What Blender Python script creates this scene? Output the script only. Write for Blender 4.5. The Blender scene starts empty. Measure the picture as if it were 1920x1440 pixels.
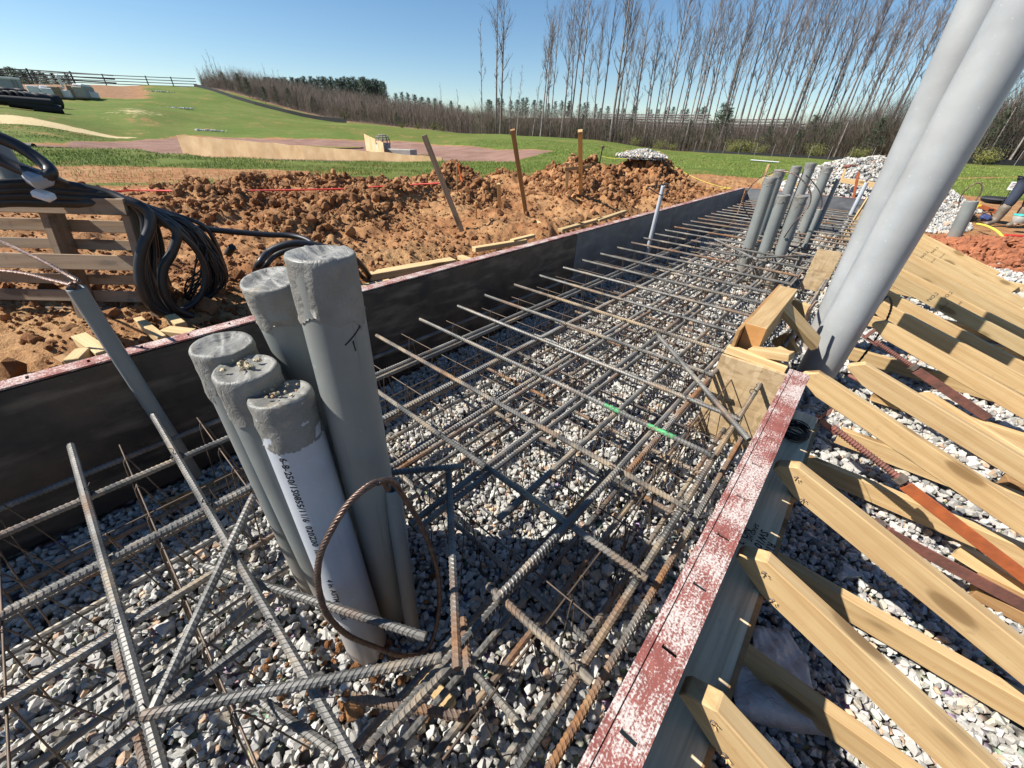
import bpy, bmesh, math, random
import numpy as np
from mathutils import Vector, Matrix

SC = bpy.context.scene
COL = SC.collection
R = math.radians

# ------------------------------------------------------------------ camera
# the photograph's vanishing points give its pitch, roll and heading; world: +Y along the trench, +Z up, metres
F, CX, CY = 720.0, 960.0, 720.0
def _n(v):
    v = np.array(v, float); return v / np.linalg.norm(v)
_down = _n((918 - CX, 1826 - CY, F))
_Y = np.array((1700 - CX, 280 - CY, F)); _Y = _n(_Y - _Y.dot(_down) * _down)
_X = np.cross(_down, _Y)
if _X[0] < 0: _X = -_X
CM = np.array([_X, _Y, -_down])
CAMLOC = np.array((0.0, 0.0, 1.35))
cam = bpy.data.cameras.new('camera')
cam.sensor_width = 36.0; cam.lens = 13.5; cam.clip_start = 0.02; cam.clip_end = 2000
camo = bpy.data.objects.new('camera', cam); COL.objects.link(camo)
mw = Matrix.Identity(4)
for i in range(3):
    mw[i][0] = CM[i, 0]; mw[i][1] = -CM[i, 1]; mw[i][2] = -CM[i, 2]; mw[i][3] = CAMLOC[i]
camo.matrix_world = mw
SC.camera = camo

# ------------------------------------------------------------------ world, sun, exposure
SUN = Vector((0.70, 0.70, -1.0)).normalized()            # direction the light travels
sun_el = math.asin(-SUN.z); sun_az = math.atan2(-SUN.x, -SUN.y)
w = bpy.data.worlds.new('World'); SC.world = w; w.use_nodes = True
nt = w.node_tree; nt.nodes.clear()
sky = nt.nodes.new('ShaderNodeTexSky'); sky.sky_type = 'NISHITA'; sky.sun_disc = False
sky.sun_elevation = sun_el; sky.sun_rotation = sun_az
sky.altitude = 300; sky.air_density = 1.0; sky.dust_density = 0.0; sky.ozone_density = 2.6
bg = nt.nodes.new('ShaderNodeBackground'); bg.inputs['Strength'].default_value = 0.072
wo = nt.nodes.new('ShaderNodeOutputWorld')
hsv = nt.nodes.new('ShaderNodeHueSaturation'); hsv.inputs['Saturation'].default_value = 1.16; hsv.inputs['Value'].default_value = 1.0
nt.links.new(sky.outputs[0], hsv.inputs['Color']); nt.links.new(hsv.outputs[0], bg.inputs[0]); nt.links.new(bg.outputs[0], wo.inputs[0])
sl = bpy.data.lights.new('sun', 'SUN'); sl.energy = 5.0; sl.angle = R(0.5); sl.color = (1.0, 0.955, 0.88)
so = bpy.data.objects.new('sun', sl); COL.objects.link(so)
so.rotation_euler = SUN.to_track_quat('-Z', 'Y').to_euler()
SC.view_settings.view_transform = 'Standard'; SC.view_settings.look = 'None'
SC.view_settings.exposure = 0.83; SC.view_settings.gamma = 1.0
SC.cycles.max_bounces = 6; SC.cycles.diffuse_bounces = 3; SC.cycles.glossy_bounces = 3
SC.cycles.transparent_max_bounces = 8
SC.cycles.use_denoising = True

# ------------------------------------------------------------------ helpers
def ray(u, v): return CM @ np.array(((u - CX) / F, (v - CY) / F, 1.0))
def W(u, v, z):                       # the point of the horizontal plane z seen at photo pixel u, v
    r = ray(u, v); t = (z - CAMLOC[2]) / r[2]; return Vector(CAMLOC + r * t)
def WD(u, v, D):                      # the point at horizontal distance D seen at photo pixel u, v
    r = ray(u, v); return Vector(CAMLOC + r * (D / math.hypot(r[0], r[1])))
def AZ(u, v):
    r = ray(u, v); return math.degrees(math.atan2(r[0], r[1]))

rng = np.random.default_rng(7)
rnd = random.Random(11)

def hsh(ix, iy, s):
    n = (ix.astype(np.int64) * 374761393 + iy.astype(np.int64) * 668265263 + s * 1442695041) & 0x7fffffff
    n = ((n ^ (n >> 13)) * 1274126177) & 0x7fffffff
    return ((n ^ (n >> 16)) & 0xffff) / 65535.0
def vnoise(x, y, s=0):
    ix = np.floor(x); iy = np.floor(y); fx = x - ix; fy = y - iy
    fx = fx * fx * (3 - 2 * fx); fy = fy * fy * (3 - 2 * fy)
    a = hsh(ix, iy, s); b = hsh(ix + 1, iy, s); c = hsh(ix, iy + 1, s); d = hsh(ix + 1, iy + 1, s)
    return (a + (b - a) * fx) * (1 - fy) + (c + (d - c) * fx) * fy
def fbm(x, y, o=4, s=0):
    t = 0; a = .5; n = 0
    for k in range(o):
        t = t + a * vnoise(x * 2 ** k, y * 2 ** k, s + k * 17); n += a; a *= .5
    return t / n
def ss(e0, e1, x):
    t = np.clip((x - e0) / (e1 - e0), 0, 1); return t * t * (3 - 2 * t)

def tag(o, label=None, cat=None, group=None, kind=None):
    if label:
        o['label'] = label
        if len(label.split()) > 16: print('LONGLABEL', len(label.split()), label)
    if cat: o['category'] = cat
    if group: o['group'] = group
    if kind: o['kind'] = kind
    return o
def empty(name, loc=(0, 0, 0), rz=0.0):
    o = bpy.data.objects.new(name, None); COL.objects.link(o)
    o.empty_display_size = .1; o.location = loc; o.rotation_euler = (0, 0, rz); return o
def link(name, me, mat=None, parent=None, loc=None):
    o = bpy.data.objects.new(name, me); COL.objects.link(o)
    if mat is not None and not me.materials: me.materials.append(mat)
    if parent is not None: o.parent = parent
    if loc is not None: o.location = loc
    return o
def copy_tree(o, parent=None):
    c = o.copy(); COL.objects.link(c)
    if parent is not None: c.parent = parent
    for ch in o.children: copy_tree(ch, c)
    return c
def np_mesh(name, V, Fc, smooth=False, attr=None):        # V (n,3), Fc (m,k) all faces with k corners
    me = bpy.data.meshes.new(name)
    V = np.ascontiguousarray(V, np.float32); Fc = np.ascontiguousarray(Fc, np.int32)
    m, k = Fc.shape
    me.vertices.add(len(V)); me.vertices.foreach_set('co', V.ravel())
    me.loops.add(m * k); me.loops.foreach_set('vertex_index', Fc.ravel())
    me.polygons.add(m); me.polygons.foreach_set('loop_start', np.arange(0, m * k, k, dtype=np.int32))
    me.polygons.foreach_set('use_smooth', np.full(m, bool(smooth)))
    if attr:
        for nm, arr in attr.items():
            a = me.attributes.new(nm, 'FLOAT_COLOR', 'POINT')
            c = np.ones((len(V), 4), np.float32); arr = np.asarray(arr, np.float32)
            c[:, :arr.shape[1]] = arr; a.data.foreach_set('color', c.ravel())
    me.update(); me.validate(); return me

class MB:
    def __init__(s): s.v = []; s.f = []; s.sm = []
    def add(s, vs, fs, smooth=False):
        n = len(s.v); s.v += [tuple(p) for p in vs]
        for f in fs: s.f.append(tuple(i + n for i in f)); s.sm.append(smooth)
        return s
    def box(s, c, d, rot=None, bev=0.0):
        x, y, z = d[0] / 2, d[1] / 2, d[2] / 2; b = min(bev, x * .8, y * .8, z * .8)
        vs = []; fs = []
        if b <= 0:
            vs = [Vector((sx * x, sy * y, sz * z)) for sx in (-1, 1) for sy in (-1, 1) for sz in (-1, 1)]
            fs = [(0, 1, 3, 2), (4, 6, 7, 5), (0, 4, 5, 1), (2, 3, 7, 6), (0, 2, 6, 4), (1, 5, 7, 3)]
        else:
            bm = bmesh.new(); bmesh.ops.create_cube(bm, size=2.0)
            for vv in bm.verts: vv.co = Vector((vv.co.x * x, vv.co.y * y, vv.co.z * z))
            bmesh.ops.bevel(bm, geom=bm.edges[:], offset=b, segments=1, affect='EDGES')
            bm.verts.index_update(); vs = [vv.co.copy() for vv in bm.verts]
            fs = [[vv.index for vv in ff.verts] for ff in bm.faces]; bm.free()
        if rot is not None: vs = [rot @ p for p in vs]
        c = Vector(c); return s.add([p + c for p in vs], fs)
    def prism(s, poly, y0, y1, bev=0.0, M=None):           # polygon in the x-z plane pushed from y0 to y1
        bm = bmesh.new(); n = len(poly)
        a = [bm.verts.new((p[0], y0, p[1])) for p in poly]; b = [bm.verts.new((p[0], y1, p[1])) for p in poly]
        bm.faces.new(a); bm.faces.new(b[::-1])
        for i in range(n): bm.faces.new((a[i], b[i], b[(i + 1) % n], a[(i + 1) % n]))
        bmesh.ops.recalc_face_normals(bm, faces=bm.faces[:])
        if bev: bmesh.ops.bevel(bm, geom=bm.edges[:], offset=bev, segments=1, affect='EDGES')
        bm.verts.index_update(); vs = [vv.co.copy() for vv in bm.verts]
        fs = [[vv.index for vv in ff.verts] for ff in bm.faces]; bm.free()
        if M is not None: vs = [M @ p for p in vs]
        return s.add(vs, fs)
    def tube(s, pts, r, n=8, caps=True, closed=False, smooth=True):
        P = [Vector(p) for p in pts]; m = len(P)
        rr = r if isinstance(r, (list, tuple)) else [r] * m
        vs = []; T0 = None; nor = None
        for i in range(m):
            if closed: t = (P[(i + 1) % m] - P[i - 1])
            else: t = P[min(i + 1, m - 1)] - P[max(i - 1, 0)]
            t = t.normalized() if t.length > 1e-9 else Vector((0, 0, 1))
            if nor is None:
                a = Vector((0, 0, 1)) if abs(t.z) < .9 else Vector((1, 0, 0))
                nor = (a - t * a.dot(t)).normalized()
            else:
                nor = nor - t * nor.dot(t)
                nor = nor.normalized() if nor.length > 1e-6 else t.orthogonal().normalized()
            bi = t.cross(nor)
            for k in range(n):
                a = 2 * math.pi * k / n
                vs.append(P[i] + (nor * math.cos(a) + bi * math.sin(a)) * rr[i])
        fs = []
        for i in range(m if closed else m - 1):
            j = (i + 1) % m
            for k in range(n):
                k2 = (k + 1) % n
                fs.append((i * n + k, i * n + k2, j * n + k2, j * n + k))
        s.add(vs, fs, smooth)
        if caps and not closed:
            s.add(vs[:n], [tuple(range(n))[::-1]]); s.add(vs[-n:], [tuple(range(n))])
        return s
    def lathe(s, prof, n=32, smooth=True, c=(0, 0, 0), M=None):
        vs = []; c = Vector(c)
        for (r, z) in prof:
            for k in range(n):
                a = 2 * math.pi * k / n; p = Vector((r * math.cos(a), r * math.sin(a), z))
                vs.append((M @ p if M is not None else p) + c)
        fs = []
        for i in range(len(prof) - 1):
            for k in range(n):
                k2 = (k + 1) % n; fs.append((i * n + k, i * n + k2, (i + 1) * n + k2, (i + 1) * n + k))
        return s.add(vs, fs, smooth)
    def mesh(s, name):
        me = bpy.data.meshes.new(name); me.from_pydata(s.v, [], s.f)
        me.polygons.foreach_set('use_smooth', s.sm); me.update(); return me
    def build(s, name, mat=None, parent=None, loc=None): return link(name, s.mesh(name), mat, parent, loc)

def spline(pts, n=8, closed=False):                        # Catmull-Rom through the points
    P = [Vector(p) for p in pts]; m = len(P); out = []
    for i in range(m if closed else m - 1):
        if closed: a, b, c, d = P[i - 1], P[i], P[(i + 1) % m], P[(i + 2) % m]
        else: a, b, c, d = P[max(i - 1, 0)], P[i], P[i + 1], P[min(i + 2, m - 1)]
        for k in range(n):
            t = k / n
            out.append(.5 * ((2 * b) + (c - a) * t + (2 * a - 5 * b + 4 * c - d) * t * t + (3 * b - a - 3 * c + d) * t ** 3))
    if not closed: out.append(P[-1])
    return out
def frame(p0, p1, up=(0, 0, 1)):                           # matrix: local x runs p0 -> p1, local z towards up
    p0 = Vector(p0); x = (Vector(p1) - p0).normalized(); u = Vector(up)
    y = u.cross(x).normalized(); z = x.cross(y)
    m = Matrix((x, y, z)).transposed().to_4x4(); m.translation = p0; return m
ORD = ['first', 'second', 'third', 'fourth', 'fifth', 'sixth', 'seventh', 'eighth', 'ninth', 'tenth', 'eleventh', 'twelfth',
       'thirteenth', 'fourteenth', 'fifteenth', 'sixteenth', 'seventeenth', 'eighteenth', 'nineteenth', 'twentieth']
def ordn(i):
    if i < 20: return ORD[i]
    t = ['twenty', 'thirty', 'forty', 'fifty', 'sixty', 'seventy', 'eighty', 'ninety'][(i + 1) // 10 - 2]
    return (t[:-1] + 'ieth') if (i + 1) % 10 == 0 else t + '-' + ORD[(i + 1) % 10 - 1]

# ------------------------------------------------------------------ materials
class NT:
    def __init__(s, name):
        s.m = bpy.data.materials.new(name); s.m.use_nodes = True; s.t = s.m.node_tree; s.t.nodes.clear()
        s.out = s.t.nodes.new('ShaderNodeOutputMaterial')
        s.b = s.t.nodes.new('ShaderNodeBsdfPrincipled'); s.t.links.new(s.b.outputs[0], s.out.inputs[0])
    def n(s, typ, **k):
        nd = s.t.nodes.new('ShaderNode' + typ)
        for a, v in k.items(): setattr(nd, a, v)
        return nd
    def set(s, inp, v):
        if hasattr(v, 'is_output') or hasattr(v, 'links'): s.t.links.new(v, inp)
        else:
            if isinstance(v, (tuple, list)) and len(v) == 3 and inp.type == 'RGBA': v = (*v, 1)
            inp.default_value = v
    def P(s, **k):
        for a, v in k.items(): s.set(s.b.inputs[a.replace('_', ' ')], v)
    def coord(s, kind='Object', scale=(1, 1, 1), loc=None, rot=None):
        c = s.n('TexCoord').outputs[kind]; mp = s.n('Mapping'); s.t.links.new(c, mp.inputs[0])
        mp.inputs['Scale'].default_value = scale
        if rot: mp.inputs['Rotation'].default_value = rot
        if loc is not None: s.set(mp.inputs['Location'], loc)
        return mp.outputs[0]
    def noise(s, vec, sc, det=4, rough=.55, out='Fac', dist=0):
        x = s.n('TexNoise'); s.set(x.inputs['Vector'], vec); x.inputs['Scale'].default_value = sc
        x.inputs['Detail'].default_value = det; x.inputs['Roughness'].default_value = rough
        x.inputs['Distortion'].default_value = dist
        return x.outputs[out]
    def voro(s, vec, sc, out='Distance', feat='F1', rnd_=1):
        x = s.n('TexVoronoi'); x.feature = feat; s.set(x.inputs['Vector'], vec); x.inputs['Scale'].default_value = sc
        x.inputs['Randomness'].default_value = rnd_
        return x.outputs[out]
    def ramp(s, fac, stops):
        x = s.n('ValToRGB'); s.set(x.inputs[0], fac); e = x.color_ramp.elements
        while len(e) < len(stops): e.new(.5)
        for i, (p, c) in enumerate(stops):
            e[i].position = p
            if not isinstance(c, (tuple, list)): c = (c, c, c)
            e[i].color = (*c, 1)
        return x.outputs[0]
    def mix(s, fac, a, b, typ='MIX'):
        x = s.n('Mix'); x.data_type = 'RGBA'; x.blend_type = typ
        s.set(x.inputs[0], fac); s.set(x.inputs[6], a); s.set(x.inputs[7], b); return x.outputs[2]
    def math(s, op, a, b=0.0):
        x = s.n('Math'); x.operation = op; s.set(x.inputs[0], a); s.set(x.inputs[1], b); return x.outputs[0]
    def bump(s, h, st=.3, dist=.01):
        x = s.n('Bump'); x.inputs['Strength'].default_value = st; x.inputs['Distance'].default_value = dist
        s.set(x.inputs['Height'], h); s.t.links.new(x.outputs[0], s.b.inputs['Normal'])
    def attr(s, name, out='Color'):
        x = s.n('Attribute'); x.attribute_name = name; return x.outputs[out]
    def rand(s): return s.n('ObjectInfo').outputs['Random']
    def rloc(s, k=7.0):
        cb = s.n('CombineXYZ'); r = s.rand()
        for i in range(3): s.set(cb.inputs[i], s.math('MULTIPLY', r, k * (1 + i * 1.7)))
        return cb.outputs[0]

def m_plain(name, c1, c2=None, sc=6, rough=.7, metal=0.0, bump=0.0, bsc=40, spec=.5, obrand=0.0):
    t = NT(name); v = t.coord('Object', loc=t.rloc())
    c2 = c2 or tuple(x * .75 for x in c1)
    col = t.ramp(t.noise(v, sc, 5, .6), [(.32, c2), (.68, c1)])
    if obrand:
        k = t.ramp(t.rand(), [(0, 1 - obrand), (1, 1 + obrand)])
        col = t.mix(1.0, col, k, 'MULTIPLY')
    t.P(Base_Color=col, Roughness=rough, Metallic=metal, Specular_IOR_Level=spec)
    if bump: t.bump(t.noise(v, bsc, 4), bump, .004)
    return t.m

def m_wood(name, light, dark, late, grey=0.0, tone=.22):
    t = NT(name); v = t.coord('Object', (1, 1, 1), loc=t.rloc(3))
    st = t.n('Mapping'); t.t.links.new(v, st.inputs[0]); st.inputs['Scale'].default_value = (.55, 9, 9)
    wob = t.noise(st.outputs[0], 1.4, 3, .5, dist=.6)
    rings = t.n('TexWave'); rings.wave_type = 'BANDS'; rings.bands_direction = 'DIAGONAL'
    t.set(rings.inputs['Vector'], st.outputs[0]); rings.inputs['Scale'].default_value = 1.5
    rings.inputs['Distortion'].default_value = 7; rings.inputs['Detail'].default_value = 3; rings.inputs['Detail Scale'].default_value = .7
    base = t.mix(wob, dark, light)
    g = t.ramp(rings.outputs[0], [(.0, 0), (.55, .1), (.9, .75), (1, .4)])
    col = t.mix(t.math('MULTIPLY', g, .55), base, late)
    fg = t.n('Mapping'); t.t.links.new(v, fg.inputs[0]); fg.inputs['Scale'].default_value = (2.5, 75, 75)
    col = t.mix(t.math('MULTIPLY', t.ramp(t.noise(fg.outputs[0], 1.6, 4, .6), [(.40, 0), (.72, 1)]), .42), col, late)
    kn = t.n('Mapping'); t.t.links.new(v, kn.inputs[0]); kn.inputs['Scale'].default_value = (3.0, 9, 9)
    kd = t.voro(kn.outputs[0], 1.0)
    knot = t.ramp(kd, [(.10, 1), (.165, .9), (.22, .18), (.36, 0)])
    col = t.mix(t.math('MULTIPLY', knot, .8), col, tuple(x * .42 for x in late))
    blot = t.ramp(t.noise(v, 2.6, 4, .6), [(.5, 0), (.75, 1)])
    col = t.mix(t.math('MULTIPLY', blot, .35), col, late)
    if grey:
        gm = t.ramp(t.noise(st.outputs[0], 3, 5, .7), [(.35, 0), (.7, 1)])
        col = t.mix(t.math('MULTIPLY', gm, grey), col, (.30, .27, .23))
        dk = t.ramp(t.noise(v, 14, 5, .7), [(.56, 0), (.7, 1)])
        col = t.mix(t.math('MULTIPLY', dk, .6), col, (.10, .075, .055))
    k = t.ramp(t.rand(), [(0, (1 - tone, 1 - tone * 1.1, 1 - tone * 1.3)), (.5, (1, .97, .93)), (1, (1.05, 1.0, .92))])
    col = t.mix(1.0, col, k, 'MULTIPLY')
    dirt = t.ramp(t.noise(v, 30, 6, .7), [(.60, 0), (.72, 1)])
    col = t.mix(t.math('MULTIPLY', dirt, .3), col, (.25, .14, .07))
    t.P(Base_Color=col, Roughness=.72, Specular_IOR_Level=.25)
    t.bump(t.math('ADD', t.math('MULTIPLY', rings.outputs[0], .4), t.noise(st.outputs[0], 9, 4)), .25, .002)
    return t.m

def m_rebar(name, rust=.35, dust=0.0):
    t = NT(name); v = t.coord('Object', loc=t.rloc(5))
    base = t.ramp(t.noise(v, 9, 4), [(.3, (.085, .083, .078)), (.7, (.24, .228, .205))])
    rm = t.ramp(t.noise(v, 3.2, 6, .65), [(.60 - rust * .3, 0), (.80 - rust * .3, 1)])
    rc = t.ramp(t.noise(v, 40, 3), [(.3, (.12, .05, .022)), (.7, (.27, .14, .06))])
    col = t.mix(rm, base, rc)
    if dust:
        dm = t.ramp(t.noise(v, 4.5, 6, .7), [(.62 - dust * .4, 0), (.80 - dust * .4, .9)])
        col = t.mix(dm, col, (.36, .26, .15)); rm = t.math('MAXIMUM', rm, dm)
    met = t.math('SUBTRACT', .4, t.math('MULTIPLY', rm, .4))
    t.P(Base_Color=col, Metallic=met, Roughness=t.math('ADD', .5, t.math('MULTIPLY', rm, .35)))
    t.bump(t.noise(v, 120, 3), .25, .002)
    return t.m

def m_pvc(name, c, rough=.34):
    t = NT(name); v = t.coord('Object', loc=t.rloc(5))
    st = t.n('Mapping'); t.t.links.new(v, st.inputs[0]); st.inputs['Scale'].default_value = (7, 7, .8)
    d = t.ramp(t.noise(st.outputs[0], 2.2, 6, .7), [(.4, 0), (.75, 1)])
    col = t.mix(t.math('MULTIPLY', d, .28), c, (.34, .29, .23))
    sc = t.ramp(t.noise(v, 55, 3, .7), [(.66, 0), (.72, 1)])
    col = t.mix(t.math('MULTIPLY', sc, .35), col, tuple(min(.75, x * 1.9) for x in c))
    sm = t.n('Mapping'); t.t.links.new(v, sm.inputs[0]); sm.inputs['Scale'].default_value = (34, 34, 1.3)
    col = t.mix(t.math('MULTIPLY', t.ramp(t.noise(sm.outputs[0], 1.5, 4, .7), [(.64, 0), (.70, 1)]), .35), col, tuple(x * .55 for x in c))
    mot = t.ramp(t.noise(v, 4, 4), [(.3, .84), (.7, 1.1)]); col = t.mix(1, col, mot, 'MULTIPLY')
    sx = t.n('SeparateXYZ'); t.t.links.new(t.coord('Object'), sx.inputs[0])
    sp = t.n('MapRange'); t.t.links.new(t.math('ADD', sx.outputs[2], t.math('MULTIPLY', t.noise(v, 7, 4), .22)), sp.inputs[0])
    sp.inputs[1].default_value = .10; sp.inputs[2].default_value = .42; sp.inputs[3].default_value = .75; sp.inputs[4].default_value = 0
    col = t.mix(sp.outputs[0], col, (.30, .22, .15))
    t.P(Base_Color=col, Roughness=t.math('ADD', rough, t.math('MULTIPLY', d, .25)), Specular_IOR_Level=.45)
    t.bump(t.noise(v, 60, 3), .06, .002)
    return t.m

M = {}
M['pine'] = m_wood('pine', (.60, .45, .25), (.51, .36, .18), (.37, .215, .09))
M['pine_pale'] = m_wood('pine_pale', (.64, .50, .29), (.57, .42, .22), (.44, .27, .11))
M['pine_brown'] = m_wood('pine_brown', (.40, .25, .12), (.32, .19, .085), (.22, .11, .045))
M['plank_grey'] = m_wood('plank_grey', (.74, .63, .45), (.63, .53, .37), (.30, .24, .155), tone=.03)
M['old_wood'] = m_wood('old_wood', (.36, .255, .16), (.28, .19, .115), (.17, .10, .06), grey=.6)
M['rebar'] = m_rebar('rebar', .22, .22)
M['rebar_rust'] = m_rebar('rebar_rust', .55, .2)
M['rebar_dust'] = m_rebar('rebar_dust', .35, .42)
M['wire'] = m_plain('wire', (.155, .105, .07), (.06, .048, .04), 8, .55, .35)
M['tie'] = m_plain('tie', (.03, .03, .032), None, 8, .5, .6)
M['pvc'] = m_pvc('pvc', (.195, .212, .205))
M['pvc_light'] = m_pvc('pvc_light', (.44, .465, .50))
M['pvc_pole'] = m_pvc('pvc_pole', (.325, .34, .345), .30)
M['black'] = m_plain('black_jacket', (.022, .022, .024), (.014, .014, .015), 20, .42, 0, .1, 60)
M['copper'] = m_plain('copper_strand', (.23, .15, .115), (.10, .07, .06), 60, .42, .7)

t = NT('duct_tape'); v = t.coord('Object', loc=t.rloc(5))
col = t.ramp(t.noise(v, 7, 5, .6), [(.3, (.13, .126, .112)), (.7, (.25, .243, .22))])
d = t.ramp(t.noise(v, 11, 6, .7), [(.60, 0), (.68, 1)]); col = t.mix(t.math('MULTIPLY', d, .5), col, (.42, .33, .20))
st = t.n('Mapping'); t.t.links.new(v, st.inputs[0]); st.inputs['Scale'].default_value = (12, 34, 20); st.inputs['Rotation'].default_value = (.2, .1, .6)
t.P(Base_Color=col, Roughness=.5, Metallic=.0)
t.bump(t.noise(st.outputs[0], 2.0, 5, .6, dist=1.2), .6, .008); M['tape'] = t.m

t = NT('gravel_stone'); v = t.coord('Object')
a = t.attr('tint')
col = t.mix(1.0, a, t.ramp(t.noise(v, 60, 5, .65), [(.25, .72), (.75, 1.12)]), 'MULTIPLY')
t.P(Base_Color=col, Roughness=.9, Specular_IOR_Level=.2); t.bump(t.noise(v, 170, 4, .7), .45, .003); M['stone'] = t.m

t = NT('gravel_bed'); v = t.coord('Object')
cell = t.voro(v, 34); pc = t.voro(v, 34, 'Color')
col = t.mix(t.ramp(cell, [(.25, 0), (.7, 1)]), t.mix(.25, (.36, .35, .33), pc, 'MIX'), (.06, .055, .05))
t.P(Base_Color=col, Roughness=.95); t.bump(t.math('SUBTRACT', 1, cell), 1.0, .02); M['bed'] = t.m

def m_terrain():
    t = NT('terrain'); g = t.coord('Object')
    z = t.attr('zone'); sep = t.n('SeparateColor'); t.t.links.new(z, sep.inputs[0])
    brk = t.math('ADD', t.math('MULTIPLY', t.math('SUBTRACT', t.noise(g, 1.6, 8, .7), .5), .8), t.math('MULTIPLY', t.math('SUBTRACT', t.noise(g, .3, 6, .65), .5), .9))
    def msk(ch):
        return t.ramp(t.math('ADD', sep.outputs[ch], brk), [(.40, 0), (.60, 1)])
    n1 = t.noise(g, .9, 6, .6); n2 = t.noise(g, 6, 7, .65); n3 = t.noise(g, 28, 5, .7)
    dirt = t.ramp(n2, [(.28, (.165, .068, .030)), (.5, (.33, .155, .066)), (.72, (.45, .245, .115))])
    dirt = t.mix(t.ramp(n1, [(.44, 0), (.66, .7)]), dirt, t.ramp(n3, [(.3, (.33, .19, .085)), (.7, (.52, .335, .165))]))
    dirt = t.mix(t.ramp(n3, [(.62, 0), (.75, .7)]), dirt, (.15, .07, .035))
    gr = t.ramp(n2, [(.25, (.042, .085, .012)), (.55, (.095, .145, .022)), (.8, (.17, .195, .045))])
    gr = t.mix(t.ramp(t.noise(g, .12, 5, .6), [(.42, 0), (.7, .55)]), gr, (.20, .205, .06))
    gr = t.mix(t.ramp(t.noise(g, .75, 6, .7), [(.46, 0), (.68, .6)]), gr, (.15, .15, .045)); gr = t.mix(t.ramp(t.noise(g, .05, 3, .5), [(.45, 0), (.62, .5)]), gr, (.10, .115, .02))
    gr = t.mix(t.ramp(n3, [(.58, 0), (.72, .55)]), gr, (.28, .24, .10))
    mud = t.ramp(t.noise(g, .55, 6, .6), [(.3, (.19, .105, .075)), (.7, (.30, .185, .145))])
    straw = t.ramp(n2, [(.3, (.42, .31, .15)), (.7, (.66, .54, .32))])
    lit = t.ramp(n2, [(.3, (.095, .068, .05)), (.7, (.20, .145, .105))]); dirt = t.mix(t.attr('litter', 'Fac'), dirt, lit)
    col = t.mix(msk(0), dirt, gr); col = t.mix(msk(1), col, mud); col = t.mix(msk(2), col, straw)
    t.P(Base_Color=col, Roughness=.93, Specular_IOR_Level=.15)
    t.bump(t.math('ADD', n3, t.math('MULTIPLY', t.noise(g, 90, 4, .7), .5)), .8, .03)
    return t.m
M['terrain'] = m_terrain()
t = NT('clod'); v = t.coord('Object')
col = t.ramp(t.noise(v, 5, 6, .65), [(.3, (.18, .080, .036)), (.5, (.34, .165, .075)), (.72, (.49, .285, .14))])
col = t.mix(1, col, t.attr('tint'), 'MULTIPLY')
t.P(Base_Color=col, Roughness=.95, Specular_IOR_Level=.1); t.bump(t.noise(v, 45, 6, .75), 1.0, .03); M['clod'] = t.m
M['clay'] = m_plain('red_clay', (.36, .135, .06), (.22, .075, .034), 5, .95, 0, 1.0, 22)

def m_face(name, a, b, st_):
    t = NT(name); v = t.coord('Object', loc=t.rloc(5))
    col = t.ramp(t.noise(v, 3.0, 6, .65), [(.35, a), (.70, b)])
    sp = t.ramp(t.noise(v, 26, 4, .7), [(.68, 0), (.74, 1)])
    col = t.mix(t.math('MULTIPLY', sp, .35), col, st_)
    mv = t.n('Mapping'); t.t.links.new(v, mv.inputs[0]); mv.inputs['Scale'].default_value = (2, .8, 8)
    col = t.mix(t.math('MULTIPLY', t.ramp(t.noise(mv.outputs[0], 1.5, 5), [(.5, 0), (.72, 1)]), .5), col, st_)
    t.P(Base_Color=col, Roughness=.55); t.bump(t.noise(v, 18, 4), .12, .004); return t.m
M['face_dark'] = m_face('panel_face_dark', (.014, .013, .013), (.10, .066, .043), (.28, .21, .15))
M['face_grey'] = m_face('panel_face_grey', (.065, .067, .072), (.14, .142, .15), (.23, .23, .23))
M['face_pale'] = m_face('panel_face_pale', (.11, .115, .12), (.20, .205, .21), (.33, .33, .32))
t = NT('red_rail'); v = t.coord('Object', loc=t.rloc(5))
st = t.n('Mapping'); t.t.links.new(v, st.inputs[0]); st.inputs['Scale'].default_value = (.35, 5, 1)
big = t.noise(v, 9, 4, .6); fine = t.noise(v, 230, 3, .6); stri = t.noise(st.outputs[0], 55, 3, .6)
wn = t.math('ADD', t.math('MULTIPLY', big, .72), t.math('ADD', t.math('MULTIPLY', fine, .75), t.math('MULTIPLY', stri, .35)))
wear = t.ramp(wn, [(.86, 0), (1.02, 1)])
red = t.ramp(t.noise(v, 30, 4), [(.3, (.17, .048, .038)), (.7, (.28, .088, .068))])
col = t.mix(wear, red, t.ramp(fine, [(.3, (.38, .30, .26)), (.7, (.60, .53, .48))]))
t.P(Base_Color=col, Roughness=.75); t.bump(fine, .4, .003); M['red_rail'] = t.m

t = NT('osb'); v = t.coord('Object')
c = None
w1 = t.n('Mapping'); t.t.links.new(v, w1.inputs[0]); w1.inputs['Scale'].default_value = (18, 18, 55); w1.inputs['Rotation'].default_value = (0, .5, 0)
w2 = t.n('Mapping'); t.t.links.new(v, w2.inputs[0]); w2.inputs['Scale'].default_value = (50, 18, 16); w2.inputs['Rotation'].default_value = (0, .3, 0)
a = t.voro(w1.outputs[0], 1, 'Color'); b = t.voro(w2.outputs[0], 1, 'Color')
k = t.math('MULTIPLY', t.math('ADD', a, b), .5)
col = t.ramp(k, [(.15, (.28, .18, .085)), (.5, (.43, .30, .155)), (.85, (.55, .41, .24))])
col = t.mix(t.ramp(t.noise(v, 5, 4), [(.4, 0), (.75, .5)]), col, (.33, .25, .17))
t.P(Base_Color=col, Roughness=.7); t.bump(k, .3, .002); M['osb'] = t.m

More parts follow.
